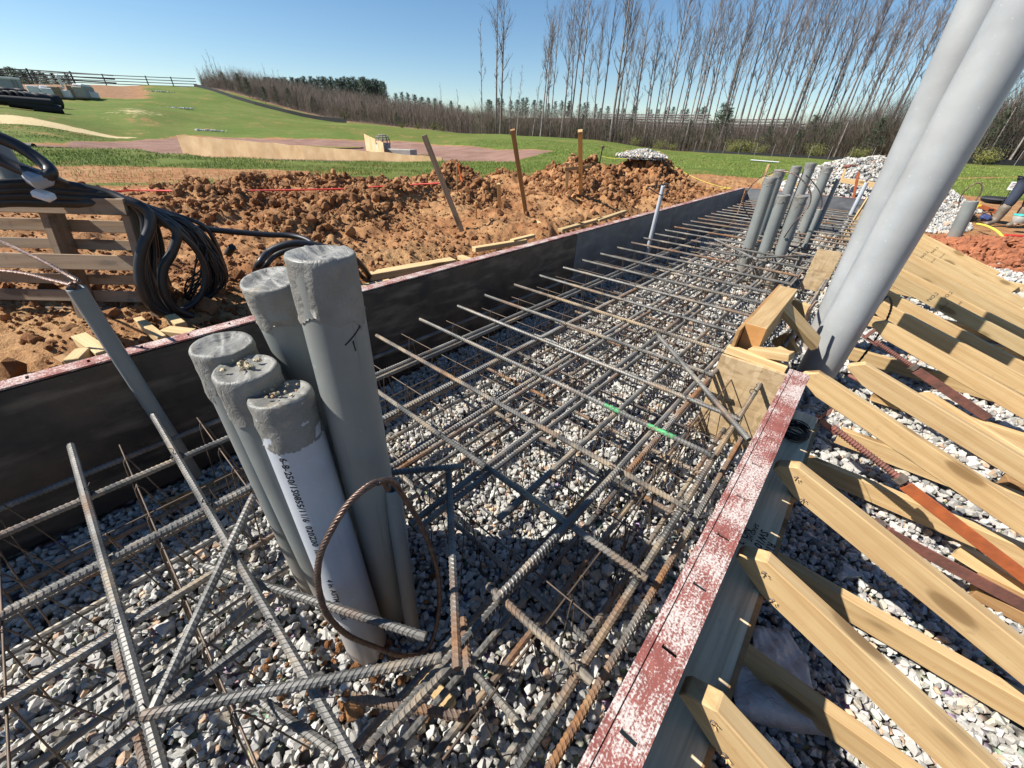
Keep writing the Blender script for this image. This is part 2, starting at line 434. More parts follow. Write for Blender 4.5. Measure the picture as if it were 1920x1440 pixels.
M['rust'] = m_plain('rusty_red_steel', (.25, .095, .07), (.12, .06, .045), 22, .7, .2, .5, 70)
M['orange'] = m_plain('orange_steel', (.46, .125, .04), (.30, .085, .035), 25, .5, .1, .2, 50)
M['end_orange'] = m_plain('stained_end_grain', (.50, .26, .09), (.40, .18, .05), 9, .8, 0, .3, 40)
M['blue'] = m_plain('blue_steel', (.14, .33, .42), (.22, .30, .33), 30, .55, .1, .4, 70)
M['steel_dull'] = m_plain('dull_steel', (.26, .21, .17), (.12, .09, .07), 25, .6, .5, .3, 60)
M['steel_tan'] = m_plain('tan_steel', (.36, .25, .13), (.20, .15, .10), 25, .6, .2, .2, 60)
M['paint_green'] = m_plain('green_spray', (.08, .42, .14), (.04, .25, .08), 20, .6)
M['ink'] = m_plain('ink', (.012, .012, .014), None, 5, .7)
M['string_red'] = m_plain('red_tape_line', (.62, .045, .03), None, 5, .6)
M['string_yellow'] = m_plain('yellow_line', (.68, .56, .08), None, 5, .6)
M['flag_orange'] = m_plain('orange_ribbon', (.85, .16, .03), None, 5, .6)
M['bark'] = m_plain('bark', (.27, .235, .205), (.13, .11, .10), 3, .9, 0, .4, 20, obrand=.38)
M['twig'] = m_plain('twig', (.20, .165, .15), (.12, .10, .095), 3, .9, obrand=.2)
M['brush'] = m_plain('brushwood', (.20, .155, .122), (.105, .082, .066), .5, .95)
M['brush_dk'] = m_plain('olive_brush', (.125, .115, .06), (.055, .055, .03), .4, .95)
M['needles'] = m_plain('pine_needles', (.05, .082, .030), (.02, .042, .018), 1.5, .8, obrand=.3)
M['leaf_olive'] = m_plain('olive_leaves', (.20, .19, .035), (.09, .10, .022), 2, .8, obrand=.25)
M['silt'] = m_plain('silt_fabric', (.012, .012, .013), None, 2, .7)
M['rail_dark'] = m_plain('dark_fence_rail', (.055, .055, .065), None, 2, .8)
M['rail_grey'] = m_plain('weathered_rail', (.25, .225, .215), None, 2, .8)
M['grass'] = m_plain('grass_blades', (.235, .29, .055), (.15, .20, .035), .6, .8)
M['baffle'] = m_plain('jute_baffle', (.62, .45, .25), (.45, .285, .135), 1.6, .9, 0, .5, 9)
M['concrete'] = m_plain('concrete', (.42, .39, .35), (.30, .27, .23), 3, .85, 0, .2, 20)
M['white'] = m_plain('white_goods', (.74, .74, .73), (.60, .60, .60), 2, .6)
M['trailer'] = m_plain('grey_trailer', (.34, .35, .36), (.29, .30, .31), .6, .6)
M['jeans'] = m_plain('denim', (.035, .045, .075), (.02, .026, .045), 9, .85, 0, .4, 60)
M['boot'] = m_plain('muddy_boot', (.23, .18, .13), (.12, .095, .07), 7, .6, 0, .3, 30)
M['skin'] = m_plain('skin', (.42, .26, .18), None, 9, .6)
M['shirt'] = m_plain('shirt', (.45, .46, .44), None, 9, .9)
M['hair'] = m_plain('hair', (.03, .02, .015), None, 9, .7)
M['teal'] = m_plain('teal_plastic', (.05, .48, .40), None, 5, .5)
M['grey_plastic'] = m_plain('grey_bucket', (.32, .31, .28), (.22, .21, .19), 6, .6)
M['blue_cloth'] = m_plain('blue_bag', (.045, .07, .20), (.03, .04, .10), 9, .8)
M['lens_yellow'] = m_plain('yellow_plastic', (.75, .50, .05), None, 5, .45)
t = NT('puddle'); t.P(Base_Color=(.22, .17, .045), Roughness=.06, Specular_IOR_Level=.5); t.bump(t.noise(t.coord('Object'), 3, 3), .05, .01); M['puddle'] = t.m
t = NT('brown_water'); t.P(Base_Color=(.34, .17, .08), Roughness=.1); t.bump(t.noise(t.coord('Object'), 3, 3), .05, .01); M['water'] = t.m
t = NT('plastic_sheet'); v = t.coord('Object')
t.P(Base_Color=t.ramp(t.noise(v, 7, 5), [(.3, (.52, .46, .42)), (.7, (.66, .60, .56))]), Roughness=.22, Transmission_Weight=.0, Alpha=.82)
t.bump(t.math('ADD', t.voro(v, 16), t.noise(v, 30, 4, .6, dist=1.5)), .7, .012); M['sheet'] = t.m

t = NT('sprayed_paint'); v = t.coord('Object')
t.P(Base_Color=t.ramp(t.noise(v, 60, 3), [(.3, (.05, .30, .10)), (.7, (.10, .50, .18))]), Roughness=.6, Alpha=t.ramp(t.noise(v, 75, 4, .7), [(.42, 0), (.56, 1)])); M['paint_green'] = t.m

# ------------------------------------------------------------------ terrain (one sheet out to the horizon)
WALLX = lambda y: -1.905 - 0.0205 * y                      # inner face of the long left form
def el(D, deg): return 1.35 + D * math.tan(R(deg))
PROF = [  # azimuth, [(distance, height)...]
 (-180, [(1, .3), (10, .4), (60, .6), (220, 3)]),
 (-120, [(1, .4), (12, .5), (26, .45), (45, .6), (70, 2.4), (110, 5.5), (220, 7)]),
 (-88.5, [(1, .42), (4, .46), (11, .50), (24, .45), (30, .1), (37, .45), (60, el(60, .35)), (85, el(85, .95)), (120, el(120, 2.1)), (220, 7)]),
 (-81, [(1, .42), (4, .46), (11, .48), (21.5, .45), (25, -.08), (50, -.05), (57, .45), (85, el(85, 1.1)), (125, el(125, 2.55)), (160, 7.6), (240, 8)]),
 (-77.5, [(1, .42), (4, .46), (10, .48), (18.5, .46), (22, -.1), (52, -.05), (58, .40), (85, el(85, 1.15)), (130, el(130, 2.80)), (160, 8.0), (240, 8)]),
 (-74, [(1, .42), (4, .46), (10, .46), (16.5, .44), (20, -.1), (50, -.05), (56, .40), (85, el(85, 1.0)), (135, el(135, 2.95)), (165, 8.6), (240, 9)]),
 (-61, [(1, .42), (5, .48), (10, .46), (15.5, .44), (19, -.1), (46, -.05), (52, .45), (70, el(70, .12)), (90, el(90, .47)), (110, el(110, 1.2)), (150, el(150, 2.5)), (230, 9)]),
 (-52, [(1, .42), (5, .48), (10, .46), (16, .44), (19, -.1), (42, -.05), (50, .6), (66, el(66, 0)), (82, el(82, .1)), (110, el(110, .8)), (150, el(150, 1.7)), (230, 7)]),
 (-45, [(1, .42), (5, .48), (10, .46), (17, .44), (19.5, -.1), (30, -.05), (38, .45), (60, el(60, -.06)), (67, .9), (100, 1.3), (150, el(150, 1.5)), (230, 7)]),
 (-38, [(1, .42), (5, .48), (10, .46), (19, .44), (24, .44), (34, .55), (60, el(60, -.12)), (67, .8), (100, 1.3), (160, el(160, 1.75)), (230, 8)]),
 (-33, [(1, .42), (5, .48), (10, .46), (20, .44), (34, .55), (60, el(60, -.22)), (66, .7), (100, 1.4), (160, el(160, 1.9)), (230, 8)]),
 (-19.5, [(1, .3), (6, .40), (10, .42), (20, .38), (34, .3), (55, el(55, -1.12)), (62, .05), (100, 1.4), (160, el(160, 1.75)), (230, 8)]),
 (-8, [(1, .0), (8, .1), (10.5, .33), (20, .30), (34, .2), (55, el(55, -1.1)), (62, .1), (100, 1.9), (160, el(160, 1.5)), (230, 7)]),
 (-2, [(1, .0), (9, .0), (11, .20), (20, .25), (34, .25), (52, el(52, -1.08)), (60, .4), (100, 2.4), (160, el(160, 1.4)), (230, 6)]),
 (6, [(1, .0), (9, .0), (14.5, .0), (20, .2), (34, .3), (54, el(54, -.85)), (62, .7), (100, 2.2), (160, el(160, 1.0)), (230, 4)]),
 (40, [(1, .0), (10, .0), (20, .2), (34, .3), (60, .5), (100, 1.8), (230, 4)]),
 (180, [(1, .3), (10, .4), (60, .6), (220, 3)]),
]
_LD = np.linspace(math.log(1.0), math.log(240.0), 260)
_PA = np.array([p[0] for p in PROF], float)
_PZ = np.array([np.interp(np.exp(_LD), [d for d, _ in p[1]], [z for _, z in p[1]]) for p in PROF])
def base_z(x, y):
    az = np.degrees(np.arctan2(x, y)); D = np.hypot(x, y)
    fi = np.interp(az, _PA, np.arange(len(_PA))); i0 = np.clip(np.floor(fi).astype(int), 0, len(_PA) - 2); t = fi - i0
    t = t * t * (3 - 2 * t)
    fd = np.clip((np.log(np.maximum(D, 1.0)) - _LD[0]) / (_LD[1] - _LD[0]), 0, len(_LD) - 1.001); j = np.floor(fd).astype(int); s = fd - j
    g = lambda i: _PZ[i, j] * (1 - s) + _PZ[i, j + 1] * s
    return g(i0) * (1 - t) + g(i0 + 1) * t
# loose spoil heaps beyond the left form: centre x, y, radius along / across, heading, height
HEAPS = [(-5.6, 8.6, 2.3, .75, -.95, .42), (-4.3, 9.6, 1.0, .75, -.5, .52), (-6.9, 8.0, 1.3, .6, -1.0, .26), (-6.6, 5.6, 1.5, .5, -1.0, .22), (-5.3, 3.4, 1.3, .45, -1.1, .22),
         (-4.7, 2.4, .7, .5, 0, .20), (-7.6, 4.6, 2.2, .5, -1.2, .16), (-8.0, 2.6, 1.4, .5, -1.2, .18), (-4.6, 4.6, .8, .35, -1, .16), (-4.1, 1.6, .5, .4, 0, .16), (-6.0, 1.7, .8, .4, -1.3, .16),
         (-3.7, 6.3, .9, .5, -.9, .18), (-4.2, 7.6, .9, .5, -.8, .3), (-3.2, 7.6, .7, .4, -.8, .2), (-2.75, .35, .35, .25, 0, .05)]
def heap_z(x, y):
    h = np.zeros_like(x)
    for (cx, cy, ra, rb, th, hh) in HEAPS:
        dx = x - cx; dy = y - cy; a = dx * math.cos(th) + dy * math.sin(th); b = -dx * math.sin(th) + dy * math.cos(th)
        h = np.maximum(h, hh * np.exp(-((a / ra) ** 2 + (b / rb) ** 2) ** 1.2))
    return h
def dirt_mask(x, y):                                       # 1 on the churned bare dirt near the left form
    az = np.degrees(np.arctan2(x, y)); D = np.hypot(x, y)
    lim = np.interp(az, [-120, -88, -77, -61, -45, -33, -25, -19, -8, 0, 8, 40], [9.5, 9.5, 8.6, 8.8, 9.3, 10.2, 13.5, 15.5, 17.5, 19, 19, 19])
    wob = (fbm(x * .5, y * .5, 4, 5) - .5) * 3.2
    return 1 - ss(lim - .6, lim + .9, D + wob)
def terr(x, y):
    x = np.asarray(x, float); y = np.asarray(y, float)
    D = np.hypot(x, y); z = base_z(x, y); dm = dirt_mask(x, y)
    wx = WALLX(y)
    left = ss(0.10, 0.17, wx - x)                          # outside the left form
    bank = ss(.28, .95, wx - x + (fbm(x * 2.2, y * 2.2, 3, 9) - .5) * .5) * ss(.5, 1.0, y) + (1 - ss(.5, 1.0, y))
    lowz = .24 + .10 * ss(3, 6, y)
    zl = lowz + (z - lowz) * bank
    far = ss(9.46, 9.6, y) * (x < 1.0)
    right = ss(9.0, 10.5, y - .35 * np.abs(x))
    trench = -0.055 + 0.0 * z
    out = np.where(left > 0, trench + (zl - trench) * left, trench)
    out = np.where(y > 9.46, trench + (z - trench) * np.maximum(left, np.maximum(far * 1.0, right)), out)
    beh = ss(-3.0, -6, y); out = out + (z - out) * beh * (left < 1)
    rough = dm * np.maximum(left, (y > 9.5) * 1.0)
    hp = heap_z(x, y) * rough
    n = (fbm(x * 1.1, y * 1.1, 4, 1) - .5) * .22 + (fbm(x * 4.5, y * 4.5, 4, 2) - .5) * .26 * (.5 + np.minimum(hp * 5, 1.4)) + (fbm(x * 15, y * 15, 3, 3) - .5) * .10 * (.6 + np.minimum(hp * 6, 2.0))
    out = out + rough * (hp + n * ss(.15, .5, wx - x + (y > 9.5)))
    out = out + (1 - dm) * (fbm(x * .25, y * .25, 4, 12) - .5) * .25 * ss(8, 30, D) * left
    return out
azs = np.concatenate([np.arange(-180, -100, 4.0), np.arange(-100, -20, .16), np.arange(-20, 14, .10), np.arange(14, 180.1, 4.0)])
ds = np.concatenate([[0.02, .5, 1.0], np.exp(np.linspace(math.log(1.7), math.log(14), 230)), np.exp(np.linspace(math.log(14.2), math.log(240), 130)), [400, 900]])
AA, DD = np.meshgrid(np.radians(azs), ds, indexing='ij')
X = DD * np.sin(AA); Y = DD * np.cos(AA); Z = terr(X, Y)
na, nd = X.shape
idx = np.arange(na * nd).reshape(na, nd)
FQ = np.stack([idx[:-1, :-1], idx[:-1, 1:], idx[1:, 1:], idx[1:, :-1]], -1).reshape(-1, 4)
AD = np.degrees(AA)
dm = dirt_mask(X, Y)
def band(az_pts, lo, hi, soft):                            # 1 between two distance curves
    a = np.interp(AD, az_pts, lo); b = np.interp(AD, az_pts, hi)
    return ss(a - soft, a + soft, DD) * (1 - ss(b - soft * 2, b + soft * 2, DD))
mud = band([-92, -86, -80, -77, -61, -52, -45, -38, -36], [30, 27, 21, 19, 17, 17, 17.5, 24, 30], [31, 33, 48, 54, 50, 46, 36, 30, 30], .8) * (AD > -89) * (AD < -36)
grass = (1 - dm) * (1 - .97 * mud) * (.68 + .32 * ss(4, 0, np.abs(DD - 24)))
# bare strips in the grass near the dirt, worn track lines on the right
grass = grass * (1 - .95 * band([-95, -80, -70, -60], [9.6, 9.6, 10.4, 11], [13.6, 12.6, 11.8, 11], .4))
grass = grass * (1 - .9 * ss(93, 99, DD) * ss(-77.5, -80.5, AD))
grass = grass * (1 - .5 * ss(.8, .2, np.abs(DD - 30 - 1.5 * (AD - 5))) * (AD > 0) * (AD < 20))
straw = band([-120, -90, -83, -81, -80], [44, 44, 47, 50, 51], [56, 54, 51, 51, 51], .8) * (AD > -120) * (AD < -80.5)
dome = np.exp(-(((AD + 80) / 3.4) ** 2 + ((np.log(DD) - math.log(66)) / .16) ** 2))
straw = np.maximum(straw, .46 * dome); Z = Z + 1.0 * dome * (DD > 45)
TL = lambda a: np.interp(a, [-75, -74, -68, -61, -52, -46, -42, -33, -19, -8, 0, 40], [139, 133, 110, 91, 82, 72, 66, 64, 58, 57, 55, 55])
grass = grass * (1 - .93 * ss(-1, 4, DD - TL(AD)) * (AD > -75))
litter = .45 * ss(93, 99, DD) * ss(-77.5, -80.5, AD) + ss(-1, 4, DD - TL(AD)) * (AD > -75) * (AD < 60)
zone = np.stack([grass, mud, straw], -1).reshape(-1, 3)
me = np_mesh('ground', np.stack([X, Y, Z], -1).reshape(-1, 3), FQ[:, ::-1], True, {'zone': zone, 'litter': np.repeat(litter.reshape(-1, 1), 3, 1)})
tag(link('ground', me, M['terrain']), kind='structure')

# ------------------------------------------------------------------ crushed stone
def hull(seed, n=15, flat=.75):
    r = random.Random(seed); bm = bmesh.new()
    for _ in range(n):
        p = Vector((r.gauss(0, 1), r.gauss(0, 1), r.gauss(0, 1))).normalized() * r.uniform(.78, 1.0)
        bm.verts.new((p.x * r.uniform(.9, 1.0), p.y * .82, p.z * flat))
    ret = bmesh.ops.convex_hull(bm, input=bm.verts[:])
    bmesh.ops.delete(bm, geom=[g for g in ret['geom_interior'] if isinstance(g, bmesh.types.BMVert)], context='VERTS')
    bmesh.ops.triangulate(bm, faces=bm.faces[:])
    bm.verts.index_update(); V = np.array([v.co[:] for v in bm.verts]); Fc = np.array([[v.index for v in f.verts] for f in bm.faces]); bm.free()
    return V, Fc
HULLS = [hull(s, 13 + s % 5, .55 + .1 * (s % 4)) for s in range(18)]
def rot_rand(n):
    q = rng.normal(size=(n, 4)); q /= np.linalg.norm(q, axis=1)[:, None]; a, b, c, d = q.T
    return np.stack([np.stack([1 - 2 * (c * c + d * d), 2 * (b * c - a * d), 2 * (b * d + a * c)], -1),
                     np.stack([2 * (b * c + a * d), 1 - 2 * (b * b + d * d), 2 * (c * d - a * b)], -1),
                     np.stack([2 * (b * d - a * c), 2 * (c * d + a * b), 1 - 2 * (b * b + c * c)], -1)], 1)
def scatter(name, P, S, tint, mat, lib=HULLS):
    n = len(P); pick = rng.integers(0, len(lib), n); RM = rot_rand(n); VV = []; FF = []; TT = []; off = 0
    for k, (hv, hf) in enumerate(lib):
        w_ = np.where(pick == k)[0]
        if not len(w_): continue
        v = np.einsum('nij,vj->nvi', RM[w_], hv) * S[w_][:, None, None] + P[w_][:, None, :]
        f = hf[None] + (np.arange(len(w_)) * len(hv))[:, None, None] + off
        VV.append(v.reshape(-1, 3)); FF.append(f.reshape(-1, 3)); TT.append(np.repeat(tint[w_], len(hv), 0)); off += len(w_) * len(hv)
    return link(name, np_mesh(name, np.concatenate(VV), np.concatenate(FF), False, {'tint': np.concatenate(TT)}), mat)
def stone_tint(n):
    g = rng.uniform(.32, .60, n)[:, None] * np.array([1, .965, .89])[None] * rng.uniform(.985, 1.015, (n, 3))
    k = rng.random(n)
    g[k < .12] = g[k < .12] * np.array([.60, .61, .63]); g[k > .94] = g[k > .94] * np.array([1.12, .80, .60]); g[(k > .80) & (k < .90)] *= np.array([1.05, .97, .85])
    return np.clip(g, 0, .76)
def area(x0, x1, y0, y1, step, jit=.5):
    nx = int((x1 - x0) / step); ny = int((y1 - y0) / step)
    gx, gy = np.meshgrid(x0 + (np.arange(nx) + .5) * step, y0 + (np.arange(ny) + .5) * step)
    x = gx.ravel() + rng.uniform(-jit, jit, gx.size) * step; y = gy.ravel() + rng.uniform(-jit, jit, gx.size) * step
    return x, y
def gravel(name, boxes, keep=lambda x, y: x > -99, zf=lambda x, y: x * 0, label=None):
    PP = []; S_ = []
    for (x0, x1, y0, y1, st, sz) in boxes:
        for layer, (dz, ks) in enumerate([(0.0, 1.1), (.55, .95), (.5, .6)]):
            x, y = area(x0, x1, y0, y1, st * (1.0, 1.15, 1.5)[layer], .62); k = keep(x, y); x = x[k]; y = y[k]
            s = sz * ks * np.exp(rng.normal(0, .28, len(x)))
            PP.append(np.stack([x, y, zf(x, y) + dz * sz + rng.uniform(-.25, .3, len(x)) * sz], -1)); S_.append(s)
    P = np.concatenate(PP); S = np.concatenate(S_)
    o = scatter(name, P, S, stone_tint(len(P)), M['stone'])
    return tag(o, label, 'gravel', kind='stuff')
mound = lambda x, y: .02 * (fbm(x * 2, y * 2, 3, 31) - .5) * 2
gravel('gravel', [(-1.9, .0, -.95, 1.3, .0245, .0158), (-1.95, .0, 1.3, 3.2, .0265, .0165), (-2.0, .05, 3.2, 9.35, .042, .0245)],
       keep=lambda x, y: x > WALLX(y) + .02, zf=lambda x, y: mound(x, y) - .012, label='crushed grey stone covering the bottom of the formed trench')
gravel('gravel', [(.03, 1.7, -.2, 2.2, .0245, .0155), (.03, 2.6, 2.2, 5.2, .037, .023), (-.2, 3.4, 5.2, 9.4, .06, .035)],
       zf=lambda x, y: mound(x, y) - .012, label='crushed grey stone between the timber braces outside the form')
bedm = MB(); bedm.add([(-2.05, -3, -.03), (4.5, -3, -.03), (4.5, 9.5, -.03), (-2.08, 9.5, -.03)], [(0, 1, 2, 3)])
tag(bedm.build('gravel_ground', M['bed']), kind='structure')
def heap(name, cx, cy, rx, ry, h, z0, n, sz, label, mat='stone', tintf=stone_tint, th=0.0, cat='gravel pile'):
    a = rng.uniform(0, 2 * math.pi, n); r = np.sqrt(rng.random(n)) * 1.05
    lx = r * np.cos(a) * rx; ly = r * np.sin(a) * ry
    x = cx + lx * math.cos(th) - ly * math.sin(th); y = cy + lx * math.sin(th) + ly * math.cos(th)
    z = z0 + h * np.maximum(0, 1 - r ** 1.25) * (.85 + .35 * fbm(x * 1.3, y * 1.3, 3, 8))
    mb = MB(); ring = []; K = 28; L = 9                     # solid core under the loose stones
    vs = [(cx, cy, z0 + h * .93)]; fs = []
    for i in range(1, L + 1):
        rr = i / L
        for k in range(K):
            t_ = 2 * math.pi * k / K; ax = rr * math.cos(t_) * rx; ay = rr * math.sin(t_) * ry
            vs.append((cx + ax * math.cos(th) - ay * math.sin(th), cy + ax * math.sin(th) + ay * math.cos(th), z0 - .05 + h * max(0, 1 - rr ** 1.25) * .95))
    for k in range(K): fs.append((0, 1 + k, 1 + (k + 1) % K))
    for i in range(L - 1):
        for k in range(K): fs.append((1 + i * K + k, 1 + (i + 1) * K + k, 1 + (i + 1) * K + (k + 1) % K, 1 + i * K + (k + 1) % K))
    P = np.stack([x, y, z], -1); S = sz * np.exp(rng.normal(0, .35, n))
    o = tag(scatter(name, P, S, tintf(n), M[mat]), label, cat, kind='stuff')
    mb.add(vs, fs, True); mb.build('core', M['bed'] if mat == 'stone' else M['clay'], o)
    return o
heap('gravel_pile', -.5, 14.6, 2.3, 1.7, 1.0, .2, 9000, .036, 'tall heap of pale crushed stone behind the end form')
heap('gravel_pile', .55, 13.0, 1.05, 1.9, .50, .03, 6000, .032, 'low spread of pale stone left of the grey stub pipe and tools')
def clay_tint(n):
    return np.clip(rng.uniform(.7, 1.15, n)[:, None] * np.array([[1, 1, 1]]), 0, 1.3)
CL = [hull(s + 50, 22, .7) for s in range(10)]
def dirt_tint(n):
    k = rng.uniform(.62, 1.25, n)[:, None] * np.array([[1, 1, 1]]); return np.clip(k, 0, 1.4)
heap('clay_pile', 1.95, 9.4, 1.55, .95, .30, .0, 3200, .045, 'low bank of red clay beside the far end of the timber braces', 'clay', dirt_tint, -.5, 'clay pile')
heap('clay_pile', 3.0, 7.6, 1.2, .7, .22, .0, 1300, .045, 'small red clay heap at the right edge past the braces', 'clay', dirt_tint, -.5, 'clay pile')
_h = Vector((-4.35, 9.35, 0)); _hz = float(terr(np.array([_h.x]), np.array([_h.y]))[0])
heap('gravel_pile', _h.x, _h.y, .55, .45, .14, _hz - .03, 1500, .022, 'grey stone dumped on top of the dirt heap by the yellow line')

# loose clods over the churned dirt
def clods():
    PP = []; SS = []
    n = 90000
    a = np.radians(rng.uniform(-96, -12, n)); D = np.exp(rng.uniform(math.log(2.1), math.log(14), n))
    x = D * np.sin(a); y = D * np.cos(a)
    hp = heap_z(x, y); dmk = dirt_mask(x, y); wx = WALLX(y)
    wgt = dmk * (x < wx - .2) * np.clip(.16 + hp * 4.2 + .5 * (ss(.55, .66, fbm(x * .9, y * .9, 3, 44))), 0, 1)
    k = rng.random(n) < wgt; x = x[k]; y = y[k]; hp = hp[k]
    s = .0115 * np.exp(rng.normal(0, .6, len(x))) * (1 + 1.9 * np.minimum(hp * 3.5, 1)) * np.clip(np.hypot(x, y) / 5, .8, 1.5)
    s = np.minimum(s, .08)
    z = terr(x, y) + s * .25
    return np.stack([x, y, z], -1), s
P_, S_ = clods()
tag(scatter('dirt_clods', P_, S_, dirt_tint(len(P_)), M['clod'], CL), 'loose brown clods strewn over the dug dirt beyond the left form', 'dirt clods', kind='stuff')
n = 170; x = rng.normal(-.72, .11, n); y = rng.normal(.13, .13, n); k = rng.random(n) < .75; x = x[k]; y = y[k]
tag(scatter('dirt_clods', np.stack([x, y, .012 + 0 * x], -1), .0115 * np.exp(rng.normal(0, .35, len(x))), dirt_tint(len(x)), M['clod'], CL), 'reddish clods packed round the foot of the near conduits', 'dirt clods', kind='stuff')
# big single clods near the pallet
for (u, v, z, s, lb) in [(62, 635, .46, .045, 'round brown clod of dirt left of the pallet foot'), (135, 625, .46, .06, 'large tan clod of dirt under the middle of the pallet'),
                         (250, 606, .46, .05, 'dark clod of dirt between the pallet and the yellow offcuts'), (25, 690, .46, .06, 'clod of dirt resting against the left form at the photo edge')]:
    p = W(u, v, z)
    o = scatter('dirt_clod', np.array([p[:]]), np.array([s]), dirt_tint(1), M['clod'], CL); tag(o, lb, 'clod')

# grass
def blades(n, dlo, dhi, azlo, azhi, h0, h1, wd):
    a = np.radians(rng.uniform(azlo, azhi, n)); D = np.exp(rng.uniform(math.log(dlo), math.log(dhi), n))
    x = D * np.sin(a); y = D * np.cos(a); dmk = dirt_mask(x, y); ad = np.degrees(a)
    md = (D > np.interp(ad, [-92, -86, -80, -77, -61, -52, -45, -38, -36], [30, 27, 21, 19, 17, 17, 17.5, 24, 30]) - .3) & (D < np.interp(ad, [-92, -86, -80, -77, -61, -52, -45, -38, -36], [31, 33, 48, 54, 50, 46, 36, 30, 30]) + 1) & (ad < -36)
    dens = fbm(x * .7, y * .7, 4, 77)
    bare = (ad < -66) & (D > 9) & (D < np.interp(ad, [-95, -80, -70], [13.6, 12.6, 11.8])); k = (dmk < .35) & ~md & ~(bare & (rng.random(len(x)) < .85)) & (rng.random(n) < ss(.30, .55, dens)); x = x[k]; y = y[k]; D = D[k]; m = len(x)
    z = terr(x, y); h = rng.uniform(h0, h1, m); th = rng.uniform(0, 2 * math.pi, m); wv = wd * D / 12
    lx = rng.normal(0, .45, m) * h; ly = rng.normal(0, .45, m) * h
    A = np.stack([x - np.cos(th) * wv, y - np.sin(th) * wv, z - .01], -1); B = np.stack([x + np.cos(th) * wv, y + np.sin(th) * wv, z - .01], -1); C = np.stack([x + lx, y + ly, z + h], -1)
    V = np.stack([A, B, C], 1).reshape(-1, 3); return np_mesh('grass', V, np.arange(m * 3).reshape(-1, 3))
tag(link('grass', blades(240000, 8.5, 46, -92, 12, .025, .07, .006), M['grass']), 'short green grass on the berms round the basin', 'grass', kind='stuff')

# standing water on the basin floor
def flat(name, pts, z, mat):
    mb = MB(); mb.add([(p.x, p.y, z) for p in pts], [tuple(range(len(pts)))]); return tag(mb.build(name, mat), kind='structure')
def blob(u0, u1, v0, v1, z, n=28):
    pts = []
    for k in range(n):
        a = 2 * math.pi * k / n; rr = 1 + .12 * math.sin(3 * a + 1) + .08 * math.sin(5 * a)
        pts.append(W((u0 + u1) / 2 + (u1 - u0) / 2 * math.cos(a) * rr, (v0 + v1) / 2 + (v1 - v0) / 2 * math.sin(a) * rr, z))
    return pts
flat('puddle', blob(545, 672, 271, 279, -.05)[::-1], -.035, M['puddle'])
flat('pond_water', blob(690, 800, 282, 296, -.06)[::-1], -.04, M['water'])
flat('pond_water', blob(440, 640, 278, 283, -.06)[::-1], -.045, M['water'])

# ------------------------------------------------------------------ trees
def zt(x, y): return float(terr(np.array([x]), np.array([y]))[0])
def gen_tree(seed, H, spread=.16, low=.30):
    r = random.Random(seed); tr = MB(); cr = MB(); pts = []; x = y = 0.0
    n = 9; bx = r.uniform(-.012, .012); by = r.uniform(-.012, .012)
    for i in range(n + 1):
        pts.append(Vector((x, y, H * i / n))); x += bx * H / n * r.uniform(.2, 2.2) + r.uniform(-.02, .02) * H / n; y += by * H / n + r.uniform(-.02, .02) * H / n
    r0 = H * .0078
    rad = lambda t: r0 * (1 - .88 * t) + .008
    tr.tube(pts, [rad(i / n) * (1.25 if i == 0 else 1) for i in range(n + 1)], 6)
    def at(t):
        f = t * n; i = min(int(f), n - 1); return pts[i].lerp(pts[i + 1], f - i)
    def limb(p, d, L, rr, lev):
        q = [p]; dd = d.normalized(); m = 4
        for k in range(m):
            dd = (dd + Vector((r.uniform(-.16, .16), r.uniform(-.16, .16), .10 + .08 * r.random()))).normalized(); q.append(q[-1] + dd * L / m)
        cr.tube(q, [rr * (.75 - .65 * k / m) + .0036 for k in range(m + 1)], 4 if lev == 0 else 3, caps=False)
        if lev < 2:
            nb = r.randint(5, 7) if lev == 0 else r.randint(3, 4)
            for _ in range(nb):
                t = r.uniform(.2, 1.0); i = min(int(t * m), m - 1); p2 = q[i].lerp(q[i + 1], t * m - i)
                d2 = (q[i + 1] - q[i]).normalized(); s = Vector((r.gauss(0, 1), r.gauss(0, 1), r.gauss(0, .5)))
                s = (s - d2 * s.dot(d2)).normalized()
                limb(p2, d2 * .85 + s * r.uniform(.35, .7), L * r.uniform(.3, .55), rr * .45, lev + 1)
    k = r.randint(15, 22)
    for i in range(k):
        t = low + (.97 - low) * (i + r.random()) / k; a = r.uniform(0, 2 * math.pi)
        up = r.uniform(1.1, 2.4); d = Vector((math.cos(a), math.sin(a), up))
        L = H * spread * r.uniform(.7, 1.5) * (1.15 - .55 * t) * (.45 if t < .5 else 1)
        limb(at(t), d, L, rad(t) * .55 + .004, 0 if t > .42 else 1)
    return tr.mesh('trunk'), cr.mesh('crown')
TREES = []
for s in range(10):
    tm, cm = gen_tree(100 + s, 16.0, [.15, .2, .13, .17, .22, .14, .18, .12, .16, .24][s], [.35, .25, .45, .4, .3, .5, .35, .55, .3, .28][s])
    tm.materials.append(M['bark']); cm.materials.append(M['twig']); TREES.append((tm, cm))
SLIM = []
for s in range(3):
    tm, cm = gen_tree(300 + s, 11.0, .09, .15); tm.materials.append(M['bark']); cm.materials.append(M['twig']); SLIM.append((tm, cm))
def plant(kind, tm, cm, u, v, D, H, H0, label, group, cat='tree', lean=0.0):
    p = WD(u, v, D); s = H / H0
    e = empty(kind, (p.x, p.y, zt(p.x, p.y) - .1), rnd.uniform(0, 6.28)); gk = rnd.uniform(.8, 1.25) if kind == 'bare_tree' else rnd.uniform(.85, 1.3); e.scale = (s * gk, s * gk, s)
    e.rotation_euler = (rnd.uniform(-.03, .03), rnd.uniform(-.03, .03) + lean, rnd.uniform(0, 6.28))
    tag(e, label, cat, group); link('trunk', tm, None, e)
    if cm is not None: link('crown', cm, None, e)
    return e
